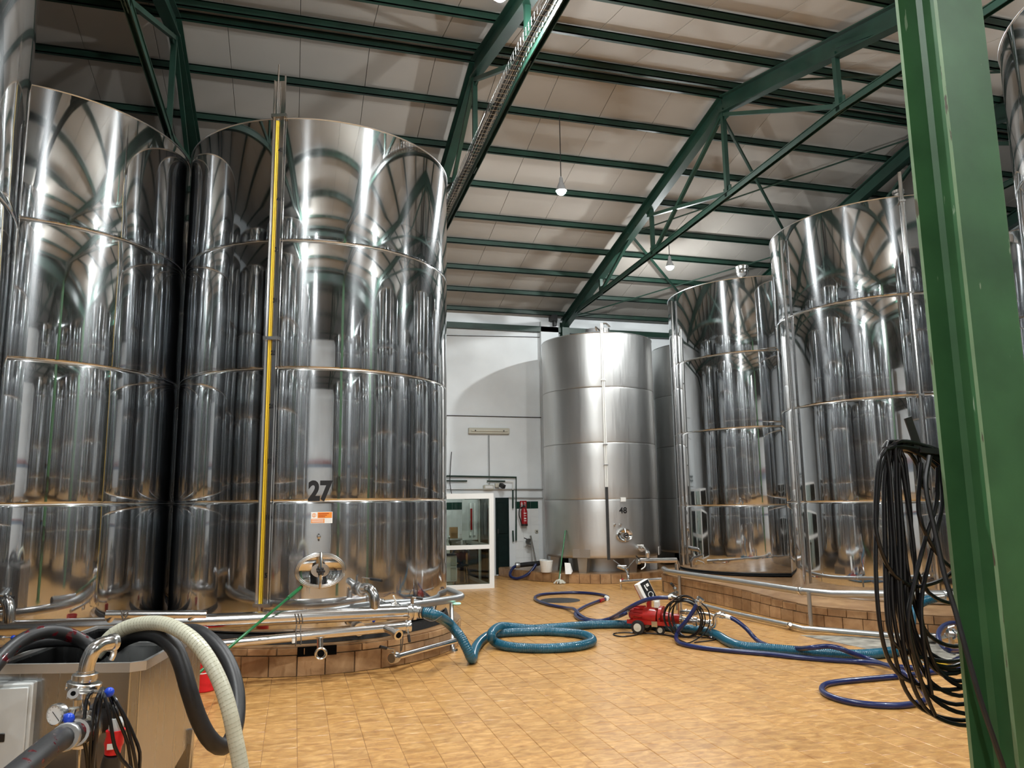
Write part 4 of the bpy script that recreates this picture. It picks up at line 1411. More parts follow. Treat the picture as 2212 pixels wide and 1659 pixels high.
MB().bar((4.686, 9.721, 0.458), (4.757, 9.646, 0.433), 0.03, 0.06).build('box_arm', M['white_plastic'], pump)
MB().bar((4.720, 9.656, 0.416), (4.722, 9.654, 0.344), 0.075, 0.06).build('junction_box', M['white_plastic'], pump)
# pipe fittings
mb = MB()
mb.tube(smooth_path([(4.822, 9.435, 0.496), (4.863, 9.422, 0.496), (4.916, 9.410, 0.465), (4.936, 9.417, 0.398), (4.946, 9.450, 0.251)], 0.012), 0.030, 14)
collar(mb, (4.831, 9.426, 0.497), gx, 0.042, 0.018)
mb.build('inlet_elbow', M['fitting'], pump)
mb = MB()
mb.tube([(4.943, 9.426, 0.302), (5.011, 9.326, 0.311), (5.077, 9.228, 0.303)], 0.030, 14)
mb.tube(smooth_path([(5.077, 9.228, 0.303), (5.158, 9.145, 0.304), (5.220, 9.081, 0.292), (5.240, 9.074, 0.252)], 0.02), 0.022, 12)
collar(mb, (5.053, 9.268, 0.311), gx, 0.045, 0.02)
collar(mb, (4.989, 9.348, 0.310), gx, 0.04, 0.012)
mb.tube([(5.057, 9.250, 0.313), (5.036, 9.156, 0.390), (5.043, 9.063, 0.504)], 0.030, 12)
mb.build('top_manifold', M['fitting'], pump)
mb = MB()
collar(mb, (5.043, 9.063, 0.504), Vector((5.056, 9.049, 0.534)) - Vector((5.007, 9.100, 0.433)), 0.05, 0.014)
collar(mb, (5.019, 9.072, 0.470), Vector((5.056, 9.049, 0.534)) - Vector((5.007, 9.100, 0.433)), 0.045, 0.014)
mb.build('hose_union', M['fitting'], pump)
mb = MB()
mb.tube(smooth_path([(5.202, 9.157, 0.150), (5.235, 9.108, 0.155), (5.248, 9.081, 0.199), (5.240, 9.074, 0.252), (5.259, 9.055, 0.294), (5.300, 9.012, 0.303)], 0.012), 0.030, 14)
collar(mb, (5.215, 9.144, 0.151), gx, 0.05, 0.014)
collar(mb, (5.292, 9.020, 0.302), gx, 0.042, 0.014)
mb.build('outlet_bend', M['fitting'], pump)
mb = MB()
mb.tube([(5.214, 9.145, 0.117), (5.206, 9.131, 0.010)], 0.009, 8)
f2 = (5.207, 9.122, 0.000)
mb.lathe([(0.001, 0.035), (0.03, 0.03), (0.04, 0.0)], 12, Matrix.Translation(f2))
mb.build('support_leg', M['fitting'], pump)
# cable coiled on the pump outlet
coil = thing('pump_cable', 'black power cable coiled in rings over the pump fittings', 'cable')
for i in range(6):
    cx_, cy_ = 1480 + rnd.uniform(-4, 4), 0
    c_ = Vector((4.914, 9.254, 0.221)) + gx * rnd.uniform(-0.04, 0.04) + Vector((0, 0, rnd.uniform(-0.02, 0.02)))
    rx, rz = 0.24 * rnd.uniform(0.85, 1.15), 0.25 * rnd.uniform(0.88, 1.08)
    n_ = nrm * rnd.uniform(-0.06, 0.06)
    c_.z = max(c_.z, rz + 0.012)
    pts = [c_ + gx * rx * math.cos(2 * PI * k / 28) + Vector((0, 0, 1)) * rz * math.sin(2 * PI * k / 28) + n_ * math.cos(2 * PI * k / 28) for k in range(28)]
    MB().tube(pts, 0.0085, 6, closed=True).build('cable_ring', M['black_gloss'], coil)
MB().tube(smooth_path([(5.037, 9.068, 0.470), (5.108, 8.995, 0.372), (5.125, 9.006, 0.216), (5.056, 9.049, 0.071), (4.777, 8.904, 0.010), (4.733, 8.988, 0.010), (4.755, 9.481, 0.010), (4.492, 9.769, 0.010), (4.232, 9.865, 0.010), (4.117, 9.753, 0.010), (4.174, 9.582, 0.010), (4.402, 9.649, 0.010), (4.688, 9.895, 0.010), (4.684, 9.520, 0.220)], 0.04), 0.0085, 6).build('loose_cable', M['black_gloss'], coil)
MB().tube(smooth_path([(4.803, 10.017, 0.010), (4.755, 9.481, 0.010), (5.041, 9.265, 0.010), (5.187, 8.996, 0.010), (4.831, 8.885, 0.010)], 0.04), 0.008, 6).build('loose_cable', M['black_gloss'], coil)

# ================================================================ rail and pipes along the long plinth
rr = thing('guard_rail', 'galvanised pipe rail on posts in front of the long plinth', 'rail')
pts = [(6.860, 13.546, 0.427), (6.870, 13.087, 0.430), (6.880, 11.054, 0.460), (6.900, 9.559, 0.472), (7.028, 9.039, 0.484), (7.285, 8.638, 0.516), (7.543, 8.279, 0.543), (7.825, 8.013, 0.554), (8.054, 7.783, 0.557)]
MB().tube(pts, 0.048, 14).build('pipe_run', M['galv'], rr)
mb = MB()
collar(mb, pts[3], Vector(pts[3]) - Vector(pts[2]), 0.058, 0.03)
mb.build('union', M['fitting'], rr)
MB().tube([pts[0], Vector(pts[0]) + Vector((0.18, 0.5, 0.0))], 0.05, 14).build('return_bend', M['galv'], rr)
p1 = Vector((6.870, 13.088, 0.413))
MB().tube([p1, (p1.x, p1.y, 0.0)], 0.030, 10).build('post', M['galv'], rr)
p2 = Vector((6.900, 9.385, 0.477))
MB().tube([p2, (p2.x, p2.y, 0.0)], 0.030, 10).build('post', M['galv'], rr)
mb = MB()
collar(mb, (7.849, 7.989, 0.533), Vector((1, -0.3, 0)), 0.075, 0.03)
mb.tube([(7.768, 8.068, 0.511), (7.914, 7.925, 0.548)], 0.058, 14)
vr = mb.build('end_valve', M['fitting'], rr)
lever(vr, (7.845, 7.994, 0.577), (7.912, 7.927, 0.620))
lf = thing('floor_pipe', 'galvanised pipe lying on the floor along the long plinth', 'pipe')
pts = [(6.466, 12.211, 0.060), (6.460, 11.575, 0.060), (6.433, 10.626, 0.060), (6.527, 9.325, 0.060), (6.522, 9.041, 0.060), (6.788, 8.785, 0.060), (7.121, 8.363, 0.060), (7.329, 8.144, 0.060), (7.515, 7.937, 0.060)]
MB().tube(pts, 0.034, 12).build('pipe_run', M['galv'], lf)
mb = MB()
mb.tube([(6.458, 9.226, 0.090), (6.613, 9.453, 0.000)], 0.022, 8)
collar(mb, pts[3], Vector(pts[3]) - Vector(pts[2]), 0.045, 0.02)
mb.build('pipe_clip', M['fitting'], lf)
mb = MB()
collar(mb, (7.525, 7.933, 0.060), Vector((1, -0.6, 0)), 0.06, 0.05)
mb.tube(smooth_path([(7.525, 7.933, 0.060), (7.487, 7.763, 0.100), (7.386, 7.552, 0.160)], 0.02), 0.03, 10)
mb.build('floor_valve', M['fitting'], lf)
fv = thing('hose_valve', 'cast hose valve on the floor beside the near column', 'valve')
mb = MB()
mb.tube([(7.149, 7.275, 0.237), (7.219, 7.206, 0.229)], 0.045, 14)
collar(mb, (7.168, 7.256, 0.234), Vector((1, 0.2, 0)), 0.065, 0.02)
mb.tube([(7.160, 7.265, 0.253), (7.119, 7.235, 0.325)], 0.016, 8)
mb.tube([(7.076, 7.207, 0.311), (7.123, 7.161, 0.335)], 0.014, 8)
g_ = Vector((7.162, 7.262, 0.238))
mb.tube([g_, (g_.x, g_.y, 0.0)], 0.03, 8)
mb.build('valve_body', M['fitting'], fv)
# small tap behind the rail post
tv = thing('hose_valve', 'small black levered valve behind the pump and the rail post', 'valve')
mb = MB()
mb.tube([(5.846, 11.499, 0.242), (6.044, 11.623, 0.272)], 0.032, 10)
mb.ball((5.974, 11.546, 0.341), 0.035)
mb.tube([(5.974, 11.546, 0.341), (5.978, 11.544, 0.275)], 0.02, 8)
g_ = Vector((6.037, 11.626, 0.264))
mb.tube([g_, (g_.x, g_.y, 0.0)], 0.018, 8)
mb.build('valve_body', M['seam_dark'], tv)
lever(tv, (5.974, 11.546, 0.355), (5.908, 11.524, 0.419), r=0.012)

# ---- manifold in front of tank 48
mf = thing('manifold_pipe', 'steel manifold pipes in front of tank 48 above its plinth', 'pipe')
mb = MB()
mb.tube([(6.741, 14.511, 0.563), (7.491, 14.364, 0.558), (7.552, 14.445, 0.495), (7.546, 14.448, 0.348)], 0.052, 12)
mb.build('pipe_run', M['pipe'], mf)
mb = MB()
mb.tube(smooth_path([(7.330, 15.757, 0.709), (7.312, 15.598, 0.738), (7.275, 15.335, 0.743), (6.940, 14.528, 0.712), (6.935, 14.530, 0.565)], 0.03), 0.045, 12)
collar(mb, (7.312, 15.598, 0.738), Vector((-0.3, -1, 0)), 0.075, 0.025)
mb.build('swan_neck', M['pipe'], mf)
MB().tube([(7.170, 15.522, 0.805), (7.337, 15.552, 0.799)], 0.012, 6).build('lever', M['white_plastic'], mf)
mb = MB()
collar(mb, (6.724, 14.519, 0.554), Vector((1, 0.1, 0)), 0.065, 0.03)
mb.build('end_clamp', M['fitting'], mf)
MB().tube([(6.700, 14.419, 0.607), (6.623, 14.400, 0.665)], 0.014, 6).build('lever', M['black'], mf)
MB().tube(smooth_path([(6.848, 14.460, 0.518), (6.816, 14.420, 0.449), (6.726, 14.407, 0.398)], 0.03), 0.012, 6).build('cleaning_wire', M['white_plastic'], mf)
lm_ = thing('manifold_pipe', 'lower steel pipe with a riser in front of the tank 48 plinth', 'pipe')
mb = MB()
mb.tube([(6.361, 14.627, 0.149), (7.262, 13.920, 0.245)], 0.036, 12)
mb.build('pipe_run', M['pipe'], lm_)
mb = MB()
mb.tube(smooth_path([(6.652, 14.990, 0.337), (6.604, 14.793, 0.299), (6.508, 14.562, 0.249), (6.497, 14.545, 0.169)], 0.03), 0.028, 10)
collar(mb, (6.703, 15.077, 0.356), Vector((0.2, -0.3, 1)), 0.045, 0.03)
mb.tube([(6.613, 15.226, 0.410), (6.745, 15.168, 0.410)], 0.014, 6)
mb.tube([(6.702, 15.077, 0.347), (6.635, 15.326, 0.387)], 0.04, 8)
mb.build('riser', M['fitting'], lm_)
mb = MB()
mb.tube([(6.638, 15.596, 0.503), (6.677, 15.089, 0.366)], 0.010, 6)
mb.tube([(7.053, 15.413, 0.512), (6.711, 15.073, 0.356)], 0.010, 6)
mb.build('stay_rod', M['galv'], lm_)
mb = MB()
collar(mb, (6.370, 14.623, 0.149), Vector((1, -0.1, 0)), 0.05, 0.03)
q = Vector((6.370, 14.623, 0.149))
mb.tube([q, (q.x, q.y, 0)], 0.02, 8)
mb.build('end_clamp', M['fitting'], lm_)
MB().tube([(6.360, 14.573, 0.199), (6.402, 14.554, 0.217)], 0.014, 6).build('lever', M['ext_red'], lm_)

# ================================================================ stainless vat with its switch box
vat = thing('receiving_vat', 'open stainless steel receiving vat on legs with hoses hung over its edge', 'vat')
ZR = 1.0
V0, V1, V2, V3, V4, V5 = [Vector(p) for p in ((-1.441, 4.500, 1.000), (-0.760, 4.307, 1.000), (-0.690, 4.341, 1.000), (-0.505, 5.371, 1.000), (-0.541, 5.443, 1.000), (-1.223, 5.698, 1.000))]
outer = [V0, V1, V2, V3, V4, V5]
cen = sum(outer, Vector()) / 6
def inset(poly, d):
    n = len(poly)
    out = []
    for i in range(n):
        p, a, b = poly[i], poly[i - 1], poly[(i + 1) % n]
        e1, e2 = (p - a).normalized(), (b - p).normalized()
        n1, n2 = Vector((-e1.y, e1.x, 0)), Vector((-e2.y, e2.x, 0))
        bis = (n1 + n2).normalized()
        out.append(p + bis * (d / max(bis.dot(n1), 0.4)))
    return out
inner = inset(outer, 0.020)
body = inset(outer, 0.035)
n = 6
mb = MB()
vs = []
for poly, z in ((outer, ZR - 0.045), (outer, ZR), (inner, ZR), (inner, ZR - 0.045)):
    vs += [(p.x, p.y, z) for p in poly]
fs = []
for k in range(3):
    for i in range(n):
        j = (i + 1) % n
        fs.append((k * n + i, k * n + j, (k + 1) * n + j, (k + 1) * n + i))
mb.add(vs, fs)
rim = mb.build('rim', M['rim_steel'], vat)
# body: sides, sloping floor
depth0 = (V3 - V2).length
axis = (V3 - V2).normalized()
def zbot(p):
    t = (p - V2).dot(axis) / depth0
    return 0.14 + 0.26 * max(0, min(1, t))
mb = MB()
vs = [(p.x, p.y, ZR - 0.012) for p in body] + [(p.x, p.y, zbot(p)) for p in body]
fs = [(i, n + i, n + (i + 1) % n, (i + 1) % n) for i in range(n)] + [tuple(range(2 * n - 1, n - 1, -1))]
mb.add(vs, fs)
mb.build('body', M['sheet'], vat)
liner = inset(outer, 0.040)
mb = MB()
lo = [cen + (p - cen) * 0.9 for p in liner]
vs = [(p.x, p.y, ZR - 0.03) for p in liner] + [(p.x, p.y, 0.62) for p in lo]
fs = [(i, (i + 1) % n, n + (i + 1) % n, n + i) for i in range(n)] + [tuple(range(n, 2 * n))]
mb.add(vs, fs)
mb.build('lining', M['void'], vat, label='dark inside of the vat, shade put into its colour')  # near-black colour stands in for the shade deep in the vat
pa, pb = Vector((-1.314, 5.096, 1.000)), Vector((-0.709, 4.877, 1.000))
MB().bar((pa.x, pa.y, ZR - 0.10), (pb.x, pb.y, ZR - 0.10), 0.012, 0.22).build('partition', M['sheet'], vat)
MB().bar((pa.x, pa.y, ZR - 0.005), (pb.x, pb.y, ZR - 0.005), 0.035, 0.02).build('partition_lip', M['rim_steel'], vat)
mb = MB()
g1, g2 = Vector((-0.660, 4.711, 1.000)), Vector((-0.719, 4.881, 1.000))
mb.bar((g1.x, g1.y, ZR - 0.02), (g2.x, g2.y, ZR - 0.02), 0.02, 0.05)
mb.build('corner_gusset', M['sheet'], vat)
for p in (body[1], body[2]):
    MB().tube([(p.x, p.y, zbot(p) + 0.01), (p.x, p.y, ZR - 0.05)], 0.004, 6).build('edge_weld', M['fitting'], vat)
inl = inset(outer, 0.10)
for i in (0, 1, 3, 5):
    p = inl[i]
    q = p + (p - cen).normalized() * 0.03
    mb = MB()
    zt_ = zbot(p) + 0.05
    vsx = []
    for (cx_, cy_, z_, w_) in ((p.x, p.y, zt_, 0.05), (q.x, q.y, 0.0, 0.03)):
        vsx += [(cx_ - w_, cy_ - w_, z_), (cx_ + w_, cy_ - w_, z_), (cx_ + w_, cy_ + w_, z_), (cx_ - w_, cy_ + w_, z_)]
    mb.add(vsx, [(0, 1, 2, 3), (7, 6, 5, 4), (0, 4, 5, 1), (1, 5, 6, 2), (2, 6, 7, 3), (3, 7, 4, 0)])
    mb.build('leg', M['sheet'], vat)
p = Vector((-0.610, 5.214, 0.477))
MB().bar((p.x, p.y, 0.0), (p.x + 0.02, p.y + 0.0, zbot(p) + 0.08), 0.085, 0.03, up=(0.2, 1, 0)).build('leg', M['sheet'], vat)

# switch box fixed on the front of the vat
box = thing('switch_box', 'grey metal switch box with a black latch in front of the vat', 'switch box')
frt = Vector((-1.209, 4.420, 0.915))
brt = Vector((-1.187, 4.687, 0.915))
flt = Vector((-1.515, 4.494, 0.915))
rt = (frt - flt)
wbox = rt.length
back = (brt - frt)
dbox = back.length
back.normalize()
rt = Vector((back.y, -back.x, 0))
mbx2 = frame_to(frt, rt, (0, 0, 1))
MB().bbox(-wbox, 0, -0.62, 0, -dbox, 0.0, 0.006, mbx2).build('enclosure', M['box_grey'], box)
dr = MB().bbox(-wbox + 0.01, -0.014, -0.60, -0.016, 0.002, 0.016, 0.004, mbx2).build('door', M['box_grey'], box)
lp_ = mbx2.inverted() @ Vector((-1.040, 3.603, 0.882))
MB().bbox(-0.155, -0.100, -0.262, -0.222, 0.016, 0.022, 0.003, mbx2).build('latch', M['ink'], dr)
mb = MB()
mb.lathe([(0.001, 0.028), (0.011, 0.028), (0.012, 0.022)], 14, mbx2 @ Matrix.Translation((-0.128, -0.242, 0)))
mb.bar(mbx2 @ Vector((-0.136, -0.242, 0.029)), mbx2 @ Vector((-0.120, -0.242, 0.029)), 0.003, 0.003)
mb.build('key_slot', M['fitting'], dr)
mb = MB()
mb.lathe([(0.001, 0.028), (0.012, 0.026), (0.015, 0.016)], 14, mbx2 @ Matrix.Translation((-0.20, -0.105, 0)))
mb.build('pilot_lamp', M['ext_red'], dr)

# pump head in front of the vat: elbow, clamps, gauge, taps
ph = thing('pipe_valve_group', 'steel elbow with clamps, pressure gauge and blue knobs in front of the vat', 'valve group')
DH = 4.02
def DD(p):
    return Vector(p)
el = [(-0.786, 4.004, 1.148), (-0.802, 3.980, 1.151), (-0.825, 3.955, 1.149), (-0.845, 3.930, 1.132), (-0.859, 3.927, 1.102), (-0.867, 3.925, 1.067), (-0.869, 3.925, 1.040)]
MB().tube(smooth_path(el, 0.01), 0.033, 18).build('elbow', M['pipe'], ph)
mb = MB()
d0 = Vector(el[0]) - Vector(el[1])
collar(mb, el[0], d0, 0.040, 0.012)
mb.tube(smooth_path([(-0.797, 3.991, 1.149), (-0.781, 3.994, 1.139), (-0.779, 4.015, 1.101), (-0.791, 4.023, 1.072)], 0.01), 0.014, 8)
mb.build('elbow_union', M['fitting'], ph)
up = Vector((0.02, 0, 1))
mb = MB()
collar(mb, (-0.871, 3.925, 1.040), up, 0.038, 0.006)
collar(mb, (-0.871, 3.924, 1.022), up, 0.054, 0.013)
collar(mb, (-0.872, 3.924, 1.009), up, 0.050, 0.008)
mb.build('screw_union', M['fitting'], ph)
mb = MB()
collar(mb, (-0.874, 3.924, 0.982), Vector((0.15, 0, 1)), 0.072, 0.018)
mb.tube([(-0.923, 3.892, 0.988), (-0.935, 3.889, 0.992)], 0.010, 8)
clampo = mb.build('clamp', M['fitting'], ph)
mb = MB()
collar(mb, (-0.876, 3.923, 0.951), up, 0.062, 0.016)
mb.build('valve_disc', M['fitting'], ph)
MB().tube([(-0.889, 3.828, 0.977), (-0.796, 3.849, 0.969)], 0.009, 8).build('stem', M['fitting'], ph)
mb = MB()
mb.tube([(-0.891, 3.848, 0.969), (-0.881, 3.779, 0.983)], 0.022, 14)
kk = mb.build('valve_nut', M['fitting'], ph)
MB().tube([(-0.881, 3.784, 0.982), (-0.880, 3.775, 0.984)], 0.010, 10).build('bore', M['void'], kk)
MB().tube([(-0.877, 3.923, 0.947), (-0.882, 3.953, 0.746)], 0.034, 14).build('down_pipe', M['pipe'], ph)
MB().tube([(-0.875, 3.872, 0.958), (-0.867, 3.905, 0.647)], 0.008, 8).build('down_pipe', M['fitting'], ph)
bl = MB().tube([(-0.796, 3.849, 0.969), (-0.751, 3.827, 0.968)], 0.008, 8).build('lever', M['fitting'], ph)
MB().ball((-0.751, 3.827, 0.968), 0.021).build('blue_knob', M['blue_ball'], bl)
# body and hose tail pointing to the viewer
bh0, bh1 = Vector((-0.868, 3.956, 0.796)), Vector((-0.823, 3.453, 0.889))
dd = (bh1 - bh0).normalized()
mb = MB()
L_ = (bh1 - bh0).length
mb.tube([bh0 - dd * 0.05, bh0 + dd * 0.02, bh0 + dd * 0.03, bh0 + dd * 0.10, bh0 + dd * 0.11, bh0 + dd * 0.17, bh0 + dd * 0.18, bh0 + dd * 0.26],
        [0.062, 0.068, 0.078, 0.078, 0.064, 0.062, 0.056, 0.054], 20)
mb.build('valve_body', M['fitting'], ph)
mb = MB()
tl = [bh0 + dd * 0.24, (-0.880, 3.614, 0.843), (-0.880, 3.470, 0.855), (-0.880, 3.305, 0.862), (-0.887, 3.158, 0.862), (-0.898, 3.019, 0.857)]
mb.tube(smooth_path(tl, 0.02), 0.047, 16)
bhose = thing('black_hose', 'thick black hose with dried wine stains on the steel valve body', 'hose')
mb.build('hose_body', M['black_stained'], bhose)
mb = MB()
collar(mb, Vector(tl[0]).lerp(Vector(tl[1]), 0.6), dd, 0.055, 0.03)
mb.build('hose_clamp', M['galv'], bhose)
# gauge
gc = Vector((-0.923, 3.707, 0.919))
tocam = (Vector((0, 0, 1.76)) - gc).normalized()
rgt = tocam.cross(Vector((0, 0, 1))) * -1
mgz = frame_to(gc, Vector((0.86, -0.5, 0)), Vector((-0.1, 0.1, 1)))
mb = MB()
mb.lathe([(0.001, -0.028), (0.040, -0.028), (0.043, -0.02), (0.043, 0.004), (0.038, 0.008), (0.036, 0.002), (0.001, 0.002)], 28, mgz)
gg = mb.build('pressure_gauge', M['fitting'], ph)
MB().lathe([(0.001, 0.0035), (0.0365, 0.0035)], 28, mgz).build('dial_face', M['white_ink'], gg)
mb = MB()
for i in range(11):
    a = math.radians(225 - 27 * i)
    mb.bar(mgz @ Vector((0.029 * math.cos(a), 0.029 * math.sin(a), 0.004)), mgz @ Vector((0.033 * math.cos(a), 0.033 * math.sin(a), 0.004)), 0.0012, 0.001)
mb.bar(mgz @ Vector((-0.012, 0.012, 0.0055)), mgz @ Vector((0.024, -0.020, 0.0055)), 0.0025, 0.001)
mb.build('needle', M['ink'], gg)
MB().tube([gc - Vector((0, 0, 0.03)), (-0.907, 3.793, 0.856), (-0.887, 3.900, 0.818)], 0.011, 8).build('gauge_pipe', M['fitting'], ph)
tap = MB().tube([(-0.876, 3.749, 0.875), (-0.873, 3.770, 0.907), (-0.873, 3.781, 0.917)], 0.010, 8).build('tap_stem', M['fitting'], ph)
MB().tube([(-0.889, 3.756, 0.930), (-0.857, 3.784, 0.922)], 0.006, 8).build('tap_handle', M['fitting'], tap)
MB().ball((-0.871, 3.699, 0.902), 0.022).build('blue_knob', M['blue_ball'], tap)
# plug, socket and cables hung on the valve lever
pl = thing('power_plug', 'red and grey industrial plug hanging among black cables by the vat', 'plug')
mb = MB()
pm = [(-0.746, 3.909, 0.723), (-0.738, 3.911, 0.768), (-0.733, 3.912, 0.802)]
mb.tube([(-0.739, 3.911, 0.691), (-0.737, 3.911, 0.721), (-0.736, 3.911, 0.733), (-0.732, 3.912, 0.767), (-0.732, 3.912, 0.790)], [0.032, 0.035, 0.040, 0.036, 0.040], 18)
red_ = mb.build('plug_body', M['red_plastic'], pl)
MB().box(-0.016, 0.016, -0.001, 0.001, -0.012, 0.012, Matrix.Translation(Vector((-0.738, 3.867, 0.732)))).build('white_label', M['white_ink'], red_)
MB().tube([(-0.732, 3.912, 0.790), (-0.730, 3.912, 0.821), (-0.733, 3.912, 0.839)], [0.030, 0.030, 0.020], 14).build('grey_neck', M['box_grey'], pl)
MB().tube([(-0.739, 3.911, 0.691), (-0.746, 3.930, 0.648), (-0.753, 3.949, 0.581)], [0.034, 0.04, 0.044], 14).build('cable_gland', M['iron'], pl)
MB().tube(smooth_path([(-0.733, 3.912, 0.839), (-0.744, 3.930, 0.872), (-0.786, 3.983, 0.883), (-0.826, 4.016, 0.866)], 0.02), 0.012, 8).build('plug_cord', M['black_gloss'], pl)
MB().bbox(-0.055, 0.055, -0.04, 0.04, -0.06, 0.06, 0.008, Matrix.Translation(Vector((-0.816, 4.038, 0.816)))).build('socket_box', M['black'], pl)
cb = thing('cable_bundle', 'bundle of thin black cables hung over the blue knobbed valve lever', 'cable')
strands = [
    [(-0.816, 3.875, 0.968), (-0.821, 3.813, 0.973), (-0.830, 3.790, 0.951), (-0.831, 3.780, 0.891), (-0.829, 3.780, 0.808), (-0.818, 3.793, 0.739), (-0.811, 3.815, 0.658)],
    [(-0.792, 3.880, 0.975), (-0.787, 3.799, 0.968), (-0.796, 3.787, 0.930), (-0.798, 3.777, 0.862), (-0.799, 3.776, 0.769), (-0.797, 3.797, 0.656)],
    [(-0.787, 3.881, 0.975), (-0.776, 3.802, 0.957), (-0.778, 3.791, 0.894), (-0.784, 3.780, 0.822), (-0.785, 3.779, 0.739), (-0.790, 3.799, 0.655)],
    [(-0.781, 3.882, 0.972), (-0.758, 3.785, 0.954), (-0.736, 3.779, 0.884), (-0.720, 3.772, 0.819), (-0.706, 3.775, 0.757), (-0.680, 3.789, 0.699), (-0.640, 3.817, 0.642)],
    [(-0.767, 3.905, 0.958), (-0.721, 3.833, 0.926), (-0.688, 3.839, 0.855), (-0.662, 3.843, 0.776), (-0.640, 3.847, 0.696), (-0.628, 3.869, 0.617)],
    [(-0.765, 3.906, 0.954), (-0.718, 3.854, 0.908), (-0.676, 3.861, 0.829), (-0.647, 3.866, 0.764), (-0.622, 3.870, 0.697), (-0.623, 3.891, 0.609)],
    [(-0.770, 3.905, 0.955), (-0.733, 3.851, 0.894), (-0.702, 3.867, 0.811), (-0.673, 3.872, 0.738), (-0.652, 3.886, 0.614)],
    [(-0.799, 3.879, 0.970), (-0.796, 3.818, 0.907), (-0.787, 3.820, 0.812), (-0.791, 3.819, 0.738), (-0.784, 3.820, 0.647)]]
for s in strands:
    MB().tube(smooth_path(s, 0.03), 0.0075, 8).build('cable_strand', M['black_gloss'], cb)

# hoses hung over the vat
h1 = thing('beige_hose', 'translucent beige ribbed hose arching out of the vat', 'hose')
hp = [(-0.992, 4.645, 0.992), (-0.953, 4.653, 1.042), (-0.901, 4.633, 1.097), (-0.826, 4.607, 1.134), (-0.731, 4.542, 1.155), (-0.635, 4.455, 1.158), (-0.544, 4.366, 1.133), (-0.453, 4.276, 1.079), (-0.377, 4.203, 0.994), (-0.314, 4.148, 0.886), (-0.271, 4.111, 0.773), (-0.244, 4.093, 0.670), (-0.218, 4.074, 0.569), (-0.198, 4.055, 0.470), (-0.184, 4.046, 0.329)]
mb = MB()
mb.tube(smooth_path(hp, 0.025), 0.0375, 18)
mb.build('hose_body', M['beige_hose'], h1)
mb = MB()
spiral_rib(mb, hp, 0.0366, 0.021, 0.0022)
mb.build('spiral_rib', M['rib'], h1)
h2 = thing('black_hose', 'black rubber hose looping from the vat over its corner and back', 'hose')
hp = [(-0.959, 4.805, 0.985), (-0.892, 4.767, 1.039), (-0.814, 4.680, 1.080), (-0.731, 4.592, 1.098), (-0.649, 4.503, 1.086), (-0.585, 4.462, 1.038), (-0.538, 4.427, 0.956), (-0.493, 4.392, 0.835), (-0.443, 4.398, 0.695), (-0.392, 4.423, 0.589), (-0.344, 4.467, 0.528), (-0.304, 4.540, 0.512), (-0.280, 4.642, 0.548),
      (-0.273, 4.742, 0.618), (-0.286, 4.842, 0.708), (-0.322, 4.940, 0.800), (-0.379, 5.036, 0.883), (-0.458, 5.130, 0.952), (-0.544, 5.222, 0.994), (-0.621, 5.314, 0.995), (-0.679, 5.357, 0.975), (-0.717, 5.352, 0.931)]
MB().tube(smooth_path(hp, 0.03), 0.043, 16).build('hose_body', M['black'], h2)
h3 = thing('black_hose', 'black hose with red stains arching from the picture edge into the vat', 'hose')
hp = [(-1.379, 4.336, 0.987), (-1.354, 4.396, 1.038), (-1.327, 4.457, 1.080), (-1.282, 4.522, 1.117), (-1.225, 4.589, 1.131), (-1.167, 4.656, 1.115), (-1.104, 4.723, 1.073), (-1.037, 4.738, 1.023), (-0.991, 4.697, 0.970)]
MB().tube(smooth_path(hp, 0.03), 0.036, 14).build('hose_body', M['black_stained'], h3)
h4 = thing('black_hose', 'second black hose lying under the red stained hose on the vat', 'hose')
hp = [(-1.473, 4.621, 0.970), (-1.407, 4.694, 1.025), (-1.344, 4.764, 1.049), (-1.255, 4.840, 1.048), (-1.148, 4.866, 1.038), (-1.059, 4.887, 1.002), (-1.004, 4.847, 0.944)]
MB().tube(smooth_path(hp, 0.03), 0.034, 14).build('hose_body', M['black'], h4)
tc = thing('floor_valve', 'blue tipped lever valve in front of the tank at the picture edge', 'valve')
mb = MB()
mb.tube([(-2.522, 8.000, 0.634), (-2.420, 7.900, 0.644)], 0.02, 8)
mb.build('valve_body', M['fitting'], tc)
l_ = MB().tube([(-2.430, 7.900, 0.644), (-2.355, 7.900, 0.640)], 0.010, 8).build('lever', M['fitting'], tc)
MB().ball((-2.345, 7.900, 0.641), 0.022).build('blue_knob', M['blue_ball'], l_)

# ================================================================ cables hung on the near column
hook = thing('cable_hook', 'flat dark iron hook on the near column, its end standing above the cables', 'hook')
mb = MB()
mb.bar((2.262, 2.400, 2.063), (2.300, 2.400, 1.939), 0.034, 0.006, up=(0, 1, 0))
s_ = Vector((2.300, 2.400, 1.939))
mb.bar(s_, (2.40, 2.40, s_.z - 0.01), 0.03, 0.02)
mb.bar((2.40, 2.34, s_.z - 0.01), (2.40, 2.41, s_.z - 0.01), 0.03, 0.02)
mb.build('strap', M['iron'], hook)
cc = thing('cable_coil', 'big coil of black cables hanging on the near green column', 'cable')
sx, sz = 2.215, s_.z
def loop_pts(tx, lx, bx, rx, tz, lz, bz, rz, y):
    return [(tx, y, tz), (lx + (tx - lx) * 0.42, y, tz - (tz - lz) * 0.13), (lx + (tx - lx) * 0.10, y, lz + (tz - lz) * 0.40), (lx, y, lz),
            (lx + (bx - lx) * 0.16, y, bz + (lz - bz) * 0.40), (lx + (bx - lx) * 0.48, y, bz + (lz - bz) * 0.12), (bx, y, bz),
            (bx + (rx - bx) * 0.7, y, bz + (rz - bz) * 0.22), (rx, y, rz), (rx - (rx - tx) * 0.15, y, rz + (tz - rz) * 0.5), (tx + (rx - tx) * 0.5, y, tz - (tz - rz) * 0.10)]
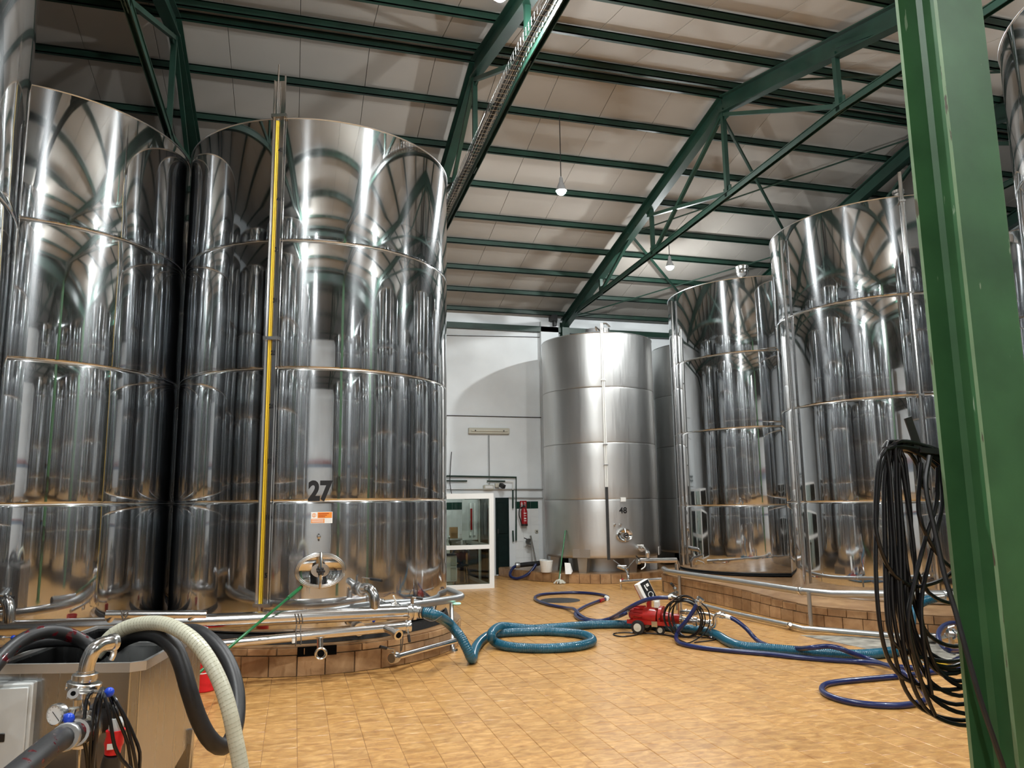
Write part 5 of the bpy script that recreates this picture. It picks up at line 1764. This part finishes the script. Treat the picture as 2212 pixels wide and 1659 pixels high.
SP = [((2.076, 2.420, 1.632), (2.261, 2.420, 1.432)), ((2.056, 2.420, 1.298), (2.379, 2.420, 1.056)), ((2.103, 2.420, 1.282), (2.420, 2.420, 1.156)), ((2.113, 2.420, 1.249), (2.424, 2.420, 0.942)), ((2.134, 2.420, 1.330), (2.410, 2.420, 1.000)),
      ((2.156, 2.420, 1.378), (2.384, 2.420, 1.133)), ((2.161, 2.420, 1.312), (2.428, 2.420, 0.969)), ((2.185, 2.420, 1.410), (2.392, 2.420, 1.108)), ((2.186, 2.420, 1.327), (2.414, 2.420, 1.032)), ((2.207, 2.420, 1.460), (2.415, 2.420, 1.206)),
      ((2.204, 2.420, 1.359), (2.431, 2.420, 1.080)), ((2.218, 2.420, 1.409), (2.418, 2.420, 1.144)), ((2.242, 2.420, 1.543), (2.414, 2.420, 1.366)), ((2.233, 2.420, 1.375), (2.419, 2.420, 1.065)), ((2.153, 2.420, 1.214), (2.433, 2.420, 0.928)), ((2.318, 2.420, 1.837), (2.361, 2.420, 1.789)), ((2.207, 2.420, 1.276), (2.443, 2.420, 1.118))]
for i, (l_, b_) in enumerate(SP):
    y_ = 2.40 + 0.004 * (i % 6) + rnd.uniform(-0.012, 0.02)
    tx = 2.205 + rnd.uniform(-0.03, 0.05)
    tz = sz + 0.012 + rnd.uniform(-0.01, 0.022)
    if i == 15:
        pts = loop_pts(tx, l_[0], b_[0], 2.33, tz, l_[2], b_[2], b_[2] + 0.12, y_)
    else:
        pts = loop_pts(tx, l_[0], b_[0], b_[0] + rnd.uniform(0.14, 0.30), tz, l_[2], b_[2], b_[2] + rnd.uniform(0.2, 0.4), y_)
    pts = [(p[0] + rnd.uniform(-0.006, 0.006), p[1], p[2]) for p in pts]
    MB().tube(smooth_path(pts, 0.03, True), 0.0078, 8, closed=True).build('cable_loop', M['black_gloss'], cc)
# crossing strands
for a in ([(2.286, 2.380, 1.888), (2.244, 2.370, 1.698), (2.302, 2.370, 1.561), (2.363, 2.370, 1.500), (2.448, 2.400, 1.452)],
          [(2.360, 2.380, 1.870), (2.327, 2.370, 1.731), (2.266, 2.370, 1.613), (2.194, 2.370, 1.448), (2.162, 2.380, 1.317), (2.174, 2.380, 1.187), (2.219, 2.390, 1.054), (2.261, 2.400, 0.976)],
          [(2.382, 2.390, 1.880), (2.365, 2.380, 1.731), (2.288, 2.380, 1.544), (2.227, 2.380, 1.379), (2.221, 2.380, 1.216), (2.244, 2.390, 1.052)]):
    MB().tube(smooth_path(a, 0.03), 0.0078, 8).build('cable_strand', M['black_gloss'], cc)
lead = [(2.309, 2.360, 1.913), (2.259, 2.340, 1.800), (2.252, 2.310, 1.632), (2.245, 2.280, 1.487), (2.247, 2.250, 1.365), (2.247, 2.220, 1.235), (2.256, 2.190, 1.078), (2.279, 2.170, 0.941), (2.312, 2.165, 0.804), (2.339, 2.165, 0.588)]
MB().tube(smooth_path(lead, 0.03), 0.0095, 8).build('cable_lead', M['black'], cc, label='single lead running down over the column')

# ================================================================ cable tray on the second truss
tray = thing('cable_tray', 'wire mesh cable tray with cables along the truss chord', 'cable tray')
low = [(18.2, 6.44), (15.9, 6.50), (13.2, 6.57), (10.46, 6.66), (7.75, 6.74), (5.0, 6.62), (2.6, 6.42)]
def chord_z(y):
    for (y0, z0), (y1, z1) in zip(low[:-1], low[1:]):
        if y1 <= y <= y0:
            return z0 + (z1 - z0) * (y0 - y) / (y0 - y1)
    return low[-1][1]
TX0, TX1 = 2.44 - 0.19, 2.44 - 0.065
mb = MB()
for x_, dz in ((TX0, 0.10), (TX0, 0.05), (TX0, 0.0), (TX0 + 0.04, 0.0), (TX0 + 0.085, 0.0), (TX1, 0.0), (TX1, 0.05)):
    mb.tube([(x_, y, z + dz) for y, z in low], 0.0035, 4)
mb.build('long_wire', M['galv'], tray)
mb = MB()
y = 2.7
while y < 18.1:
    z = chord_z(y)
    mb.tube([(TX0, y, z + 0.10), (TX0, y, z), (TX1, y, z), (TX1, y, z + 0.06)], 0.0035, 4)
    y += 0.10
mb.build('cross_wires', M['galv'], tray, kind='stuff')
for k in range(4):
    MB().tube(smooth_path([(TX0 + 0.03 + 0.022 * k + 0.01 * math.sin(3 * yy + k), yy, chord_z(yy) + 0.018 + 0.008 * (k % 2)) for yy in [2.7 + 0.9 * j for j in range(18)]], 0.3), 0.011, 6).build('tray_cable', M['iron'], tray)
sc_ = thing('dangling_cable', 'loose cable drooping under the wire tray towards the wall', 'cable')
MB().tube(smooth_path([(2.22, 8.7, 6.75), (2.2, 9.2, 6.6), (2.21, 10.0, 6.55), (2.20, 11.0, 6.5), (2.2, 12.2, 6.45), (2.2, 13.2, 6.55)], 0.1), 0.008, 6).build('cord', M['iron'], sc_)

# ================================================================ far wall fittings
YW = 18.55
lf_ = thing('wall_light', 'unlit cream fluorescent fitting on the far wall above the booth', 'lamp')
a_, b_ = (4.106, 18.500, 3.527), (5.157, 18.500, 3.540)
zc_ = (4.627, 18.500, 3.533)[2]
MB().bbox(a_[0], b_[0], YW - 0.09, YW, zc_ - 0.075, zc_ + 0.075, 0.012).build('housing', M['cream'], lf_)
MB().tube([(a_[0] + 0.06, YW - 0.10, zc_ + 0.0), (b_[0] - 0.06, YW - 0.10, zc_ + 0.0)], 0.022, 12).build('tube', M['tube_off'], lf_)
for x_ in (a_[0] + 0.16, b_[0] - 0.16):
    MB().tube([(x_, YW - 0.10, zc_), (x_, YW - 0.125, zc_)], 0.018, 10).build('clip', M['iron'], lf_)
def conduit(label, pts, r, mat='green_dark', name='wall_conduit'):
    o = MB().tube(pts, r, 8).build(name, M[mat])
    return tag(o, label, 'conduit')
conduit('dark green conduit running over the booth and down beside the extinguisher', [(2.818, 18.490, 2.433), (5.319, 18.490, 2.379), (5.297, 18.490, 0.822)], 0.022)
conduit('shorter dark green conduit dropping beside the far door', [(5.231, 18.490, 2.070), (5.225, 18.490, 1.614)], 0.02)
conduit('short dark green pipe end low on the white tiles', [(5.217, 18.490, 1.072), (5.225, 18.490, 0.802)], 0.02)
conduit('dark green conduit stub at the tank edge over the booth', [(2.818, 18.490, 2.311), (4.063, 18.490, 2.294)], 0.018)
conduit('dark green conduit stub above the emergency light', [(4.567, 18.490, 2.291), (5.030, 18.490, 2.283)], 0.018)
conduit('grey conduit at door-head height along the far wall', [(2.821, 18.500, 2.112), (6.084, 18.500, 2.075)], 0.016, 'galv')
conduit('lower grey conduit above the green tiles', [(5.123, 18.500, 1.877), (6.104, 18.500, 1.855)], 0.014, 'galv')
conduit('thin dark cable strung high across the far wall', [(2.814, 18.530, 3.911), (6.094, 18.530, 3.900)], 0.010, 'iron')
conduit('thin dark cable just under the wall beam', [(3.268, 18.530, 5.928), (6.456, 18.530, 6.017)], 0.008, 'iron')
conduit('grey conduit from the fluorescent fitting down to the emergency light', [(4.626, 18.500, 3.429), (4.628, 18.500, 2.200)], 0.016, 'galv')
conduit('loose dark cable hanging beside the tank above the booth', smooth_path([(3.668, 18.450, 3.004), (3.639, 18.450, 2.620), (3.628, 18.450, 2.227), (3.663, 18.400, 1.970)], 0.1), 0.010, 'iron')
conduit('pale conduit loop above the far door', [(5.030, 18.490, 2.283), (5.233, 18.490, 2.265), (5.231, 18.490, 2.070)], 0.012, 'white_plastic')
for px in (1109, 1115.5):
    pass
el_ = thing('emergency_light', 'white emergency light over the booth corner', 'lamp')
a_, b_ = (4.474, 18.450, 2.132), (4.732, 18.450, 2.130)
MB().bbox(a_[0], b_[0], YW - 0.10, YW, a_[2] - 0.065, a_[2] + 0.065, 0.02).build('housing', M['cream'], el_)
MB().bbox(a_[0] + 0.03, b_[0] - 0.03, YW - 0.118, YW - 0.10, a_[2] - 0.03, a_[2] + 0.045, 0.012).build('diffuser', M['white_ink'], el_)
jb = thing('wall_camera', 'small dark camera on a cream box above the far door', 'camera')
p = Vector((4.828, 18.450, 2.186))
MB().bbox(p.x - 0.055, p.x + 0.055, YW - 0.08, YW, p.z - 0.055, p.z + 0.055, 0.01).build('junction_box', M['cream'], jb)
MB().bar((4.875, 18.360, 2.195), (4.939, 18.250, 2.135), 0.09, 0.09).build('camera_body', M['iron'], jb)
ex = thing('fire_extinguisher', 'red fire extinguisher with black hose on the far wall', 'fire extinguisher')
c_ = Vector((5.495, 18.420, 1.452))
zt_, zb_ = (5.492, 18.420, 1.611)[2], (5.497, 18.420, 1.180)[2]
mt = Matrix.Translation((c_.x, 18.42, 0))
MB().lathe([(0.001, zb_ + 0.03), (0.080, zb_ + 0.03), (0.080, zt_ - 0.07), (0.060, zt_ - 0.015), (0.028, zt_ + 0.0), (0.028, zt_ + 0.03)], 22, mt).build('cylinder', M['ext_red'], ex)
MB().lathe([(0.001, zb_), (0.083, zb_), (0.084, zb_ + 0.05), (0.001, zb_ + 0.05)], 22, mt).build('foot_ring', M['black'], ex)
mb = MB()
mb.box(c_.x - 0.02, c_.x + 0.02, 18.38, 18.46, zt_ + 0.02, zt_ + 0.07)
mb.bar((c_.x - 0.09, 18.42, zt_ + 0.075), (c_.x + 0.05, 18.42, zt_ + 0.09), 0.03, 0.015)
mb.build('valve_head', M['black'], ex)
MB().tube(smooth_path([(c_.x - 0.02, 18.41, zt_ + 0.05), (c_.x - 0.12, 18.40, zt_ + 0.0), (c_.x - 0.14, 18.40, zt_ - 0.16), (c_.x - 0.11, 18.40, zb_ + 0.16), (c_.x - 0.08, 18.40, zb_ + 0.05)], 0.03), 0.014, 8).build('hose', M['black'], ex)
mb = MB()
for k, (w, h) in enumerate(((0.035, 0.02), (0.03, 0.012), (0.028, 0.03), (0.03, 0.016))):
    z0 = zt_ - 0.11 - 0.062 * k
    vsx = []
    for i in range(5):
        a = -PI / 2 + (i - 2) * w / 0.08 / 2
        for zz in (z0, z0 - h):
            vsx.append((c_.x + 0.0812 * math.cos(a), 18.42 + 0.0812 * math.sin(a), zz))
    mb.add(vsx, [(2 * i, 2 * i + 2, 2 * i + 3, 2 * i + 1) for i in range(4)])
mb.build('print_block', M['white_ink'], ex)
sn = thing('safety_sign', 'red fire sign with white pictograms above the extinguisher', 'sign')
p = Vector((5.505, 18.500, 1.701))
MB().box(p.x - 0.085, p.x + 0.085, YW - 0.030, YW - 0.02, p.z - 0.095, p.z + 0.095).build('plate', M['ext_red'], sn)
mb = MB()
mb.box(p.x - 0.062, p.x - 0.022, YW - 0.032, YW - 0.030, p.z - 0.07, p.z + 0.035)
mb.box(p.x - 0.052, p.x - 0.032, YW - 0.032, YW - 0.030, p.z + 0.045, p.z + 0.07)
for k in range(4):
    mb.add([(p.x + 0.02 + 0.02 * math.sin(k * 1.3), YW - 0.032, p.z + 0.065 - 0.035 * k), (p.x + 0.055, YW - 0.032, p.z + 0.055 - 0.035 * k), (p.x + 0.06, YW - 0.032, p.z + 0.04 - 0.035 * k), (p.x + 0.025, YW - 0.032, p.z + 0.045 - 0.035 * k)], [(3, 2, 1, 0)])
mb.build('pictogram', M['white_ink'], sn)
sw = thing('wall_switch', 'small cream switch plate on the white tiles beside tank 48', 'switch')
p = Vector((5.844, 18.500, 1.035))
MB().bbox(p.x - 0.04, p.x + 0.04, YW - 0.04, YW - 0.008, p.z - 0.04, p.z + 0.04, 0.006).build('plate', M['cream'], sw)
MB().box(p.x - 0.012, p.x + 0.012, YW - 0.046, YW - 0.04, p.z - 0.02, p.z + 0.02).build('rocker', M['iron'], sw)
# pipe with valve leaning on the tiles
lp2 = thing('leaning_pipe', 'steel pipe with a levered valve leaning on the far wall tiles', 'pipe')
MB().tube([(5.642, 18.400, 0.930), (5.632, 17.950, 0.280)], 0.026, 12).build('pipe_run', M['pipe'], lp2)
mb = MB()
collar(mb, (5.571, 18.330, 0.800), Vector((0.3, -1, 0.1)), 0.075, 0.04)
mb.tube([(5.580, 18.360, 0.798), (5.632, 18.300, 0.733)], 0.04, 10)
vv = mb.build('valve', M['seam_dark'], lp2)
MB().tube([(5.551, 18.300, 0.847), (5.439, 18.280, 0.895)], 0.012, 6).build('lever', M['black'], vv)
MB().lathe([(0.001, 0.05), (0.05, 0.05), (0.06, -0.04), (0.001, -0.04)], 12, Matrix.Translation(Vector((5.632, 17.930, 0.282)))).build('foot', M['black'], lp2)
bhz = thing('black_hose', 'fat black hose lying on the plinth end by the far door', 'hose')
MB().tube(smooth_path([(5.800, 17.673, 0.348), (5.560, 17.645, 0.326), (5.322, 17.614, 0.315), (5.105, 17.573, 0.304), (5.053, 17.589, 0.294)], 0.05), 0.055, 12).build('hose_body', M['black'], bhz)
mb = MB()
collar(mb, (5.064, 17.585, 0.304), Vector((1, 0, 0)), 0.07, 0.05)
mb.build('hose_coupling', M['galv'], bhz)
navy2 = navy_hose('navy hose sagging from the black hose beside the far door', [(5.043, 17.591, 0.294), (4.932, 17.519, 0.251), (4.841, 17.441, 0.145), (4.834, 17.339, 0.071), (4.919, 17.211, 0.038), (5.057, 17.119, 0.081), (5.190, 17.079, 0.162), (5.297, 17.098, 0.260), (5.374, 17.127, 0.348)], r=0.034)
# bucket, mop, paper on the plinth
wb = (5.464, 16.645, 0.208)
b2 = thing('bucket', 'white plastic bucket on the plinth beside tank 48', 'bucket', (wb[0], wb[1], 0.208))
MB().lathe([(0.001, 0.006), (0.118, 0.0), (0.124, 0.01), (0.145, 0.235), (0.150, 0.235), (0.150, 0.255), (0.138, 0.255), (0.118, 0.02), (0.001, 0.02)], 26).build('pail', M['white_plastic'], b2)
MB().bar((-0.12, -0.02, 0.275), (0.02, 0.12, 0.25), 0.09, 0.03).build('cloth', M['white_ink'], b2)
mp_ = thing('mop', 'green handled mop leaning against tank 48', 'mop')
mh = (5.581, 16.130, 0.030)
MB().tube([(mh[0], mh[1], 0.10), (5.823, 16.344, 1.125)], 0.016, 8).build('handle', M['broom'], mp_)
MB().tube([(mh[0], mh[1], 0.06), Vector((mh[0], mh[1], 0.06)).lerp(Vector((5.823, 16.344, 1.125)), 0.14)], 0.022, 10).build('white_socket', M['white_plastic'], mp_)
mb = MB()
for i in range(40):
    a = rnd.uniform(0, 2 * PI)
    r_ = rnd.uniform(0.06, 0.15)
    mb.tube([(mh[0], mh[1], 0.085), (mh[0] + 0.5 * r_ * math.cos(a), mh[1] + 0.5 * r_ * math.sin(a), 0.07), (mh[0] + r_ * math.cos(a), mh[1] + r_ * math.sin(a), 0.012)], 0.014, 5)
mb.build('strands', M['cream'], mp_, kind='stuff')
pp = (5.781, 16.022, 0.208)
pa_ = thing('paper_sheet', 'folded white sheet standing on the plinth in front of tank 48', 'paper', (pp[0], pp[1], 0.208))
MB().add([(-0.09, 0, 0), (0.03, -0.03, 0), (0.10, 0.06, 0.05), (0.03, 0.02, 0.23), (-0.09, 0.03, 0.24), (-0.09, 0.02, 0), (0.03, -0.01, 0), (0.10, 0.08, 0.05), (0.03, 0.04, 0.23), (-0.09, 0.05, 0.24)],
         [(0, 1, 3, 4), (1, 2, 3), (9, 8, 6, 5), (8, 7, 6), (0, 5, 6, 1), (1, 6, 7, 2), (2, 7, 8, 3), (3, 8, 9, 4), (4, 9, 5, 0)]).build('sheet', M['white_ink'], pa_)
sc2 = thing('scrap', 'crumpled white scrap on the plinth behind the rail', 'paper', (8.016, 11.655, 0.275))
MB().tube(smooth_path([(-0.12, 0, 0.01), (-0.05, 0.04, 0.02), (0.0, -0.03, 0.015), (0.06, 0.03, 0.02), (0.13, 0.0, 0.01)], 0.02), 0.012, 6).build('strip', M['white_ink'], sc2)

# ================================================================ glazed booth
YB = 15.87
bX0, bX1 = 1.2, (4.062, 15.870, 1.140)[0]
zT = (3.596, 15.870, 1.956)[2]
zM0, zM1 = (3.590, 15.870, 0.805)[2], (3.591, 15.870, 0.890)[2]
booth = thing('glazed_booth', 'white framed glass booth against the far wall beside tank 27', 'booth')
wf = M['white_frame']
MB().box(bX1 - 0.10, bX1, YB, YB + 0.08, 0, zT).build('corner_post', wf, booth)
MB().box(bX0, bX1 - 0.10, YB, YB + 0.08, zT - 0.11, zT).build('top_rail', wf, booth)
MB().box(bX0, bX1 - 0.10, YB, YB + 0.08, zM0, zM1).build('middle_rail', wf, booth)
MB().box(bX0, bX1 - 0.10, YB, YB + 0.08, 0, 0.09).build('bottom_rail', wf, booth)
MB().box(bX0, bX0 + 0.1, YB, YB + 0.08, 0, zT).build('corner_post', wf, booth)
for z0, z1 in ((0.09, zM0), (zM1, zT - 0.11)):
    MB().box(bX0 + 0.1, bX1 - 0.10, YB + 0.035, YB + 0.041, z0, z1).build('pane', M['glass'], booth)
# side wall of the booth, glazed too
for y0, y1 in ((YB + 0.08, YB + 0.14), (16.95, 17.02), (YW - 0.2, YW - 0.13)):
    MB().box(bX1 - 0.07, bX1 - 0.01, y0, y1, 0, zT - 0.1).build('side_mullion', wf, booth)
for z0, z1 in ((0, 0.07), (zM0, zM1), (zT - 0.11, zT)):
    MB().box(bX1 - 0.07, bX1 - 0.01, YB + 0.08, YW - 0.13, z0, z1).build('side_rail', wf, booth)
for (y0, y1) in ((YB + 0.14, 16.95), (17.02, YW - 0.2)):
    for z0, z1 in ((0.07, zM0), (zM1, zT - 0.11)):
        MB().box(bX1 - 0.045, bX1 - 0.040, y0, y1, z0, z1).build('pane', M['glass'], booth)
MB().box(bX0, bX0 + 0.04, YB + 0.08, YW - 0.02, 0, zT).build('side_panel', M['white_plastic'], booth)
# blind slats seen through the upper pane
mb = MB()
for p in ((3.807, 17.000, 1.363), (3.902, 17.000, 1.362), (4.009, 17.000, 1.360), (4.138, 17.000, 1.357)):
    p = Vector(p)
    mb.box(p.x - 0.022, p.x + 0.022, 16.98, 17.02, zM1 + 0.15, zT - 0.2)
    mb.build('blind_slat', wf, booth)
    mb = MB()
p0, p1 = Vector((3.784, 17.040, 1.363)), Vector((4.115, 17.040, 1.357))
MB().box(p0.x - 0.16, p1.x + 0.05, 17.03, 17.05, zM1 + 0.05, zT - 0.12).build('inner_board', M['box_grey'], booth)
p = Vector((3.817, 16.950, 1.415))
MB().box(p.x - 0.02, p.x + 0.02, 16.93, 16.96, p.z - 0.25, p.z + 0.22).build('hanging_bag', M['ext_red'], booth, label='narrow red and black hanging object')
p = Vector((4.114, 16.600, 1.406))
MB().box(p.x - 0.045, p.x + 0.045, 16.58, 16.60, p.z - 0.08, p.z + 0.08).build('notice', plain('pale_notice', (0.55, 0.62, 0.42), 0.6), booth, label='pale green notice on the glass')
cab = thing('cabinet', 'low white cabinet with a dark worktop inside the booth', 'cabinet')
c0, c1 = (2.923, 16.500, 0.178)[0], (3.395, 16.500, 0.159)[0]
zc = (3.274, 16.500, 0.648)[2]
MB().bbox(c0, c1, 16.5, 17.2, 0.10, zc, 0.008).build('carcass', M['white_plastic'], cab)
MB().box(c0 + 0.04, c1 - 0.08, 16.56, 17.2, 0.0, 0.10).build('plinth_base', M['cream'], cab)
mid = (c0 + c1) / 2 + 0.1
MB().bbox(mid, c1 - 0.02, 16.482, 16.5, 0.13, zc - 0.25, 0.004).build('door', M['cream'], cab)
MB().bbox(mid, c1 - 0.02, 16.482, 16.5, zc - 0.22, zc - 0.04, 0.004).build('drawer', M['cream'], cab)
MB().box(c0 - 0.1, c1 + 0.02, 16.45, 17.22, zc, zc + 0.035).build('worktop', M['iron'], cab)
tbl = thing('table', 'dark topped wooden table inside the booth behind the stool', 'table')
t0, t1 = (3.688, 17.300, 0.587)[0], (3.806, 17.300, 0.583)[0]
ztb = (3.742, 17.300, 0.646)[2]
MB().box(t0 - 0.12, t1 + 0.02, 17.25, 18.2, ztb, ztb + 0.04).build('tabletop', M['iron'], tbl)
MB().box(t1 - 0.09, t1, 17.28, 18.15, 0.0, ztb).build('side_panel', M['wood'], tbl)
MB().box(t0 - 0.11, t0 - 0.06, 17.28, 18.15, 0.0, ztb).build('side_panel', M['wood'], tbl)
st = thing('stool', 'tall black stool inside the booth beside the white cabinet', 'stool')
s0 = Vector((3.571, 16.950, 0.411))
zs_ = (3.571, 16.950, 0.392)[2]
MB().bbox(s0.x - 0.16, s0.x + 0.16, 16.8, 17.1, zs_ - 0.03, zs_ + 0.03, 0.015).build('seat', M['black'], st)
MB().bbox(s0.x - 0.15, s0.x + 0.15, 17.08, 17.12, zs_ + 0.06, zs_ + 0.36, 0.015).build('backrest', M['black'], st)
for sx_ in (-1, 1):
    for yy in (16.82, 17.08):
        MB().tube([(s0.x + sx_ * 0.13, yy, zs_ - 0.02), (s0.x + sx_ * 0.16, yy + (yy - 16.95) * 0.2, 0.0)], 0.012, 8).build('leg', M['black'], st)
    MB().tube([(s0.x + sx_ * 0.13, 17.09, zs_), (s0.x + sx_ * 0.13, 17.10, zs_ + 0.2)], 0.012, 8).build('back_post', M['black'], st)
mb = MB()
for sx_ in (-1, 1):
    mb.tube([(s0.x + sx_ * 0.148, 16.8, 0.2), (s0.x + sx_ * 0.148, 17.1, 0.2)], 0.01, 6)
mb.build('footrest', M['black'], st)
for k, (q, rr_, h_, mt_) in enumerate((((3.242, 16.700, 0.736), 0.05, 0.28, 'white_plastic'), ((3.293, 16.700, 0.734), 0.05, 0.34, 'glass'))):
    q = Vector(q)
    jar = thing('bottle', ('white plastic bottle' if k == 0 else 'clear glass bottle') + ' on the worktop inside the booth', 'bottle', (q.x, 16.75 + 0.1 * k, zc + 0.035))
    MB().lathe([(0.001, 0), (rr_, 0), (rr_, h_ * 0.65), (rr_ * 0.4, h_ * 0.8), (rr_ * 0.4, h_)], 14).build('body', M[mt_], jar)
    MB().lathe([(rr_ * 0.45, h_), (rr_ * 0.45, h_ + 0.03), (0.001, h_ + 0.03)], 12).build('cap', M['white_ink'], jar)
q = Vector((3.618, 17.900, 1.072))
bx_ = thing('carton', 'small brown carton on a shelf inside the booth', 'box')
MB().bbox(q.x - 0.09, q.x + 0.09, 17.9, 18.05, q.z - 0.13, q.z + 0.13, 0.004).build('carton_body', M['wood'], bx_)
MB().box(q.x - 0.5, q.x + 0.3, 17.85, 18.55, q.z - 0.16, q.z - 0.13).build('shelf_board', M['white_plastic'], bx_)

# ================================================================ lamps
def make_bulb(label, p, drop, group=None):
    x_, y_, z_ = p
    root = thing('pendant_bulb', label, 'lamp', (x_, y_, z_), group)
    prof = [(0.001, -0.115), (0.040, -0.107), (0.068, -0.082), (0.079, -0.054), (0.080, -0.046)]
    MB().lathe(prof, 20).build('globe', M['bulb'], root)
    MB().lathe([(0.0802, -0.046), (0.091, -0.047), (0.091, -0.040), (0.082, -0.01), (0.066, 0.03), (0.05, 0.08), (0.034, 0.11), (0.03, 0.18), (0.008, 0.21), (0.001, 0.21)], 16).build('socket', M['socket_skirt'], root)  # flared lower edge is an added skirt that keeps uplight off the ceiling
    MB().tube([(0, 0, 0.20), (0, 0, drop)], 0.008, 6).build('cord', M['black'], root)
    return root
LBL = ['bare lit bulb hanging lowest in front of the ceiling between the two trusses', 'bare lit bulb farther back, just above the vent cap tank',
       'bare lit bulb beside the cable tray truss at the top edge']
for i, p in enumerate(BULBS):
    ridge = RIDGE if p[1] > 2.28 else RIDGE - NAVE
    drop = roof_z(p[1], 8.45, ridge) - p[2]
    if i < 3:
        make_bulb(LBL[i], p, drop)
    else:
        make_bulb('bare lit bulb outside the picture, lighting the rest of the hall', p, drop, 'bulbs outside the picture')
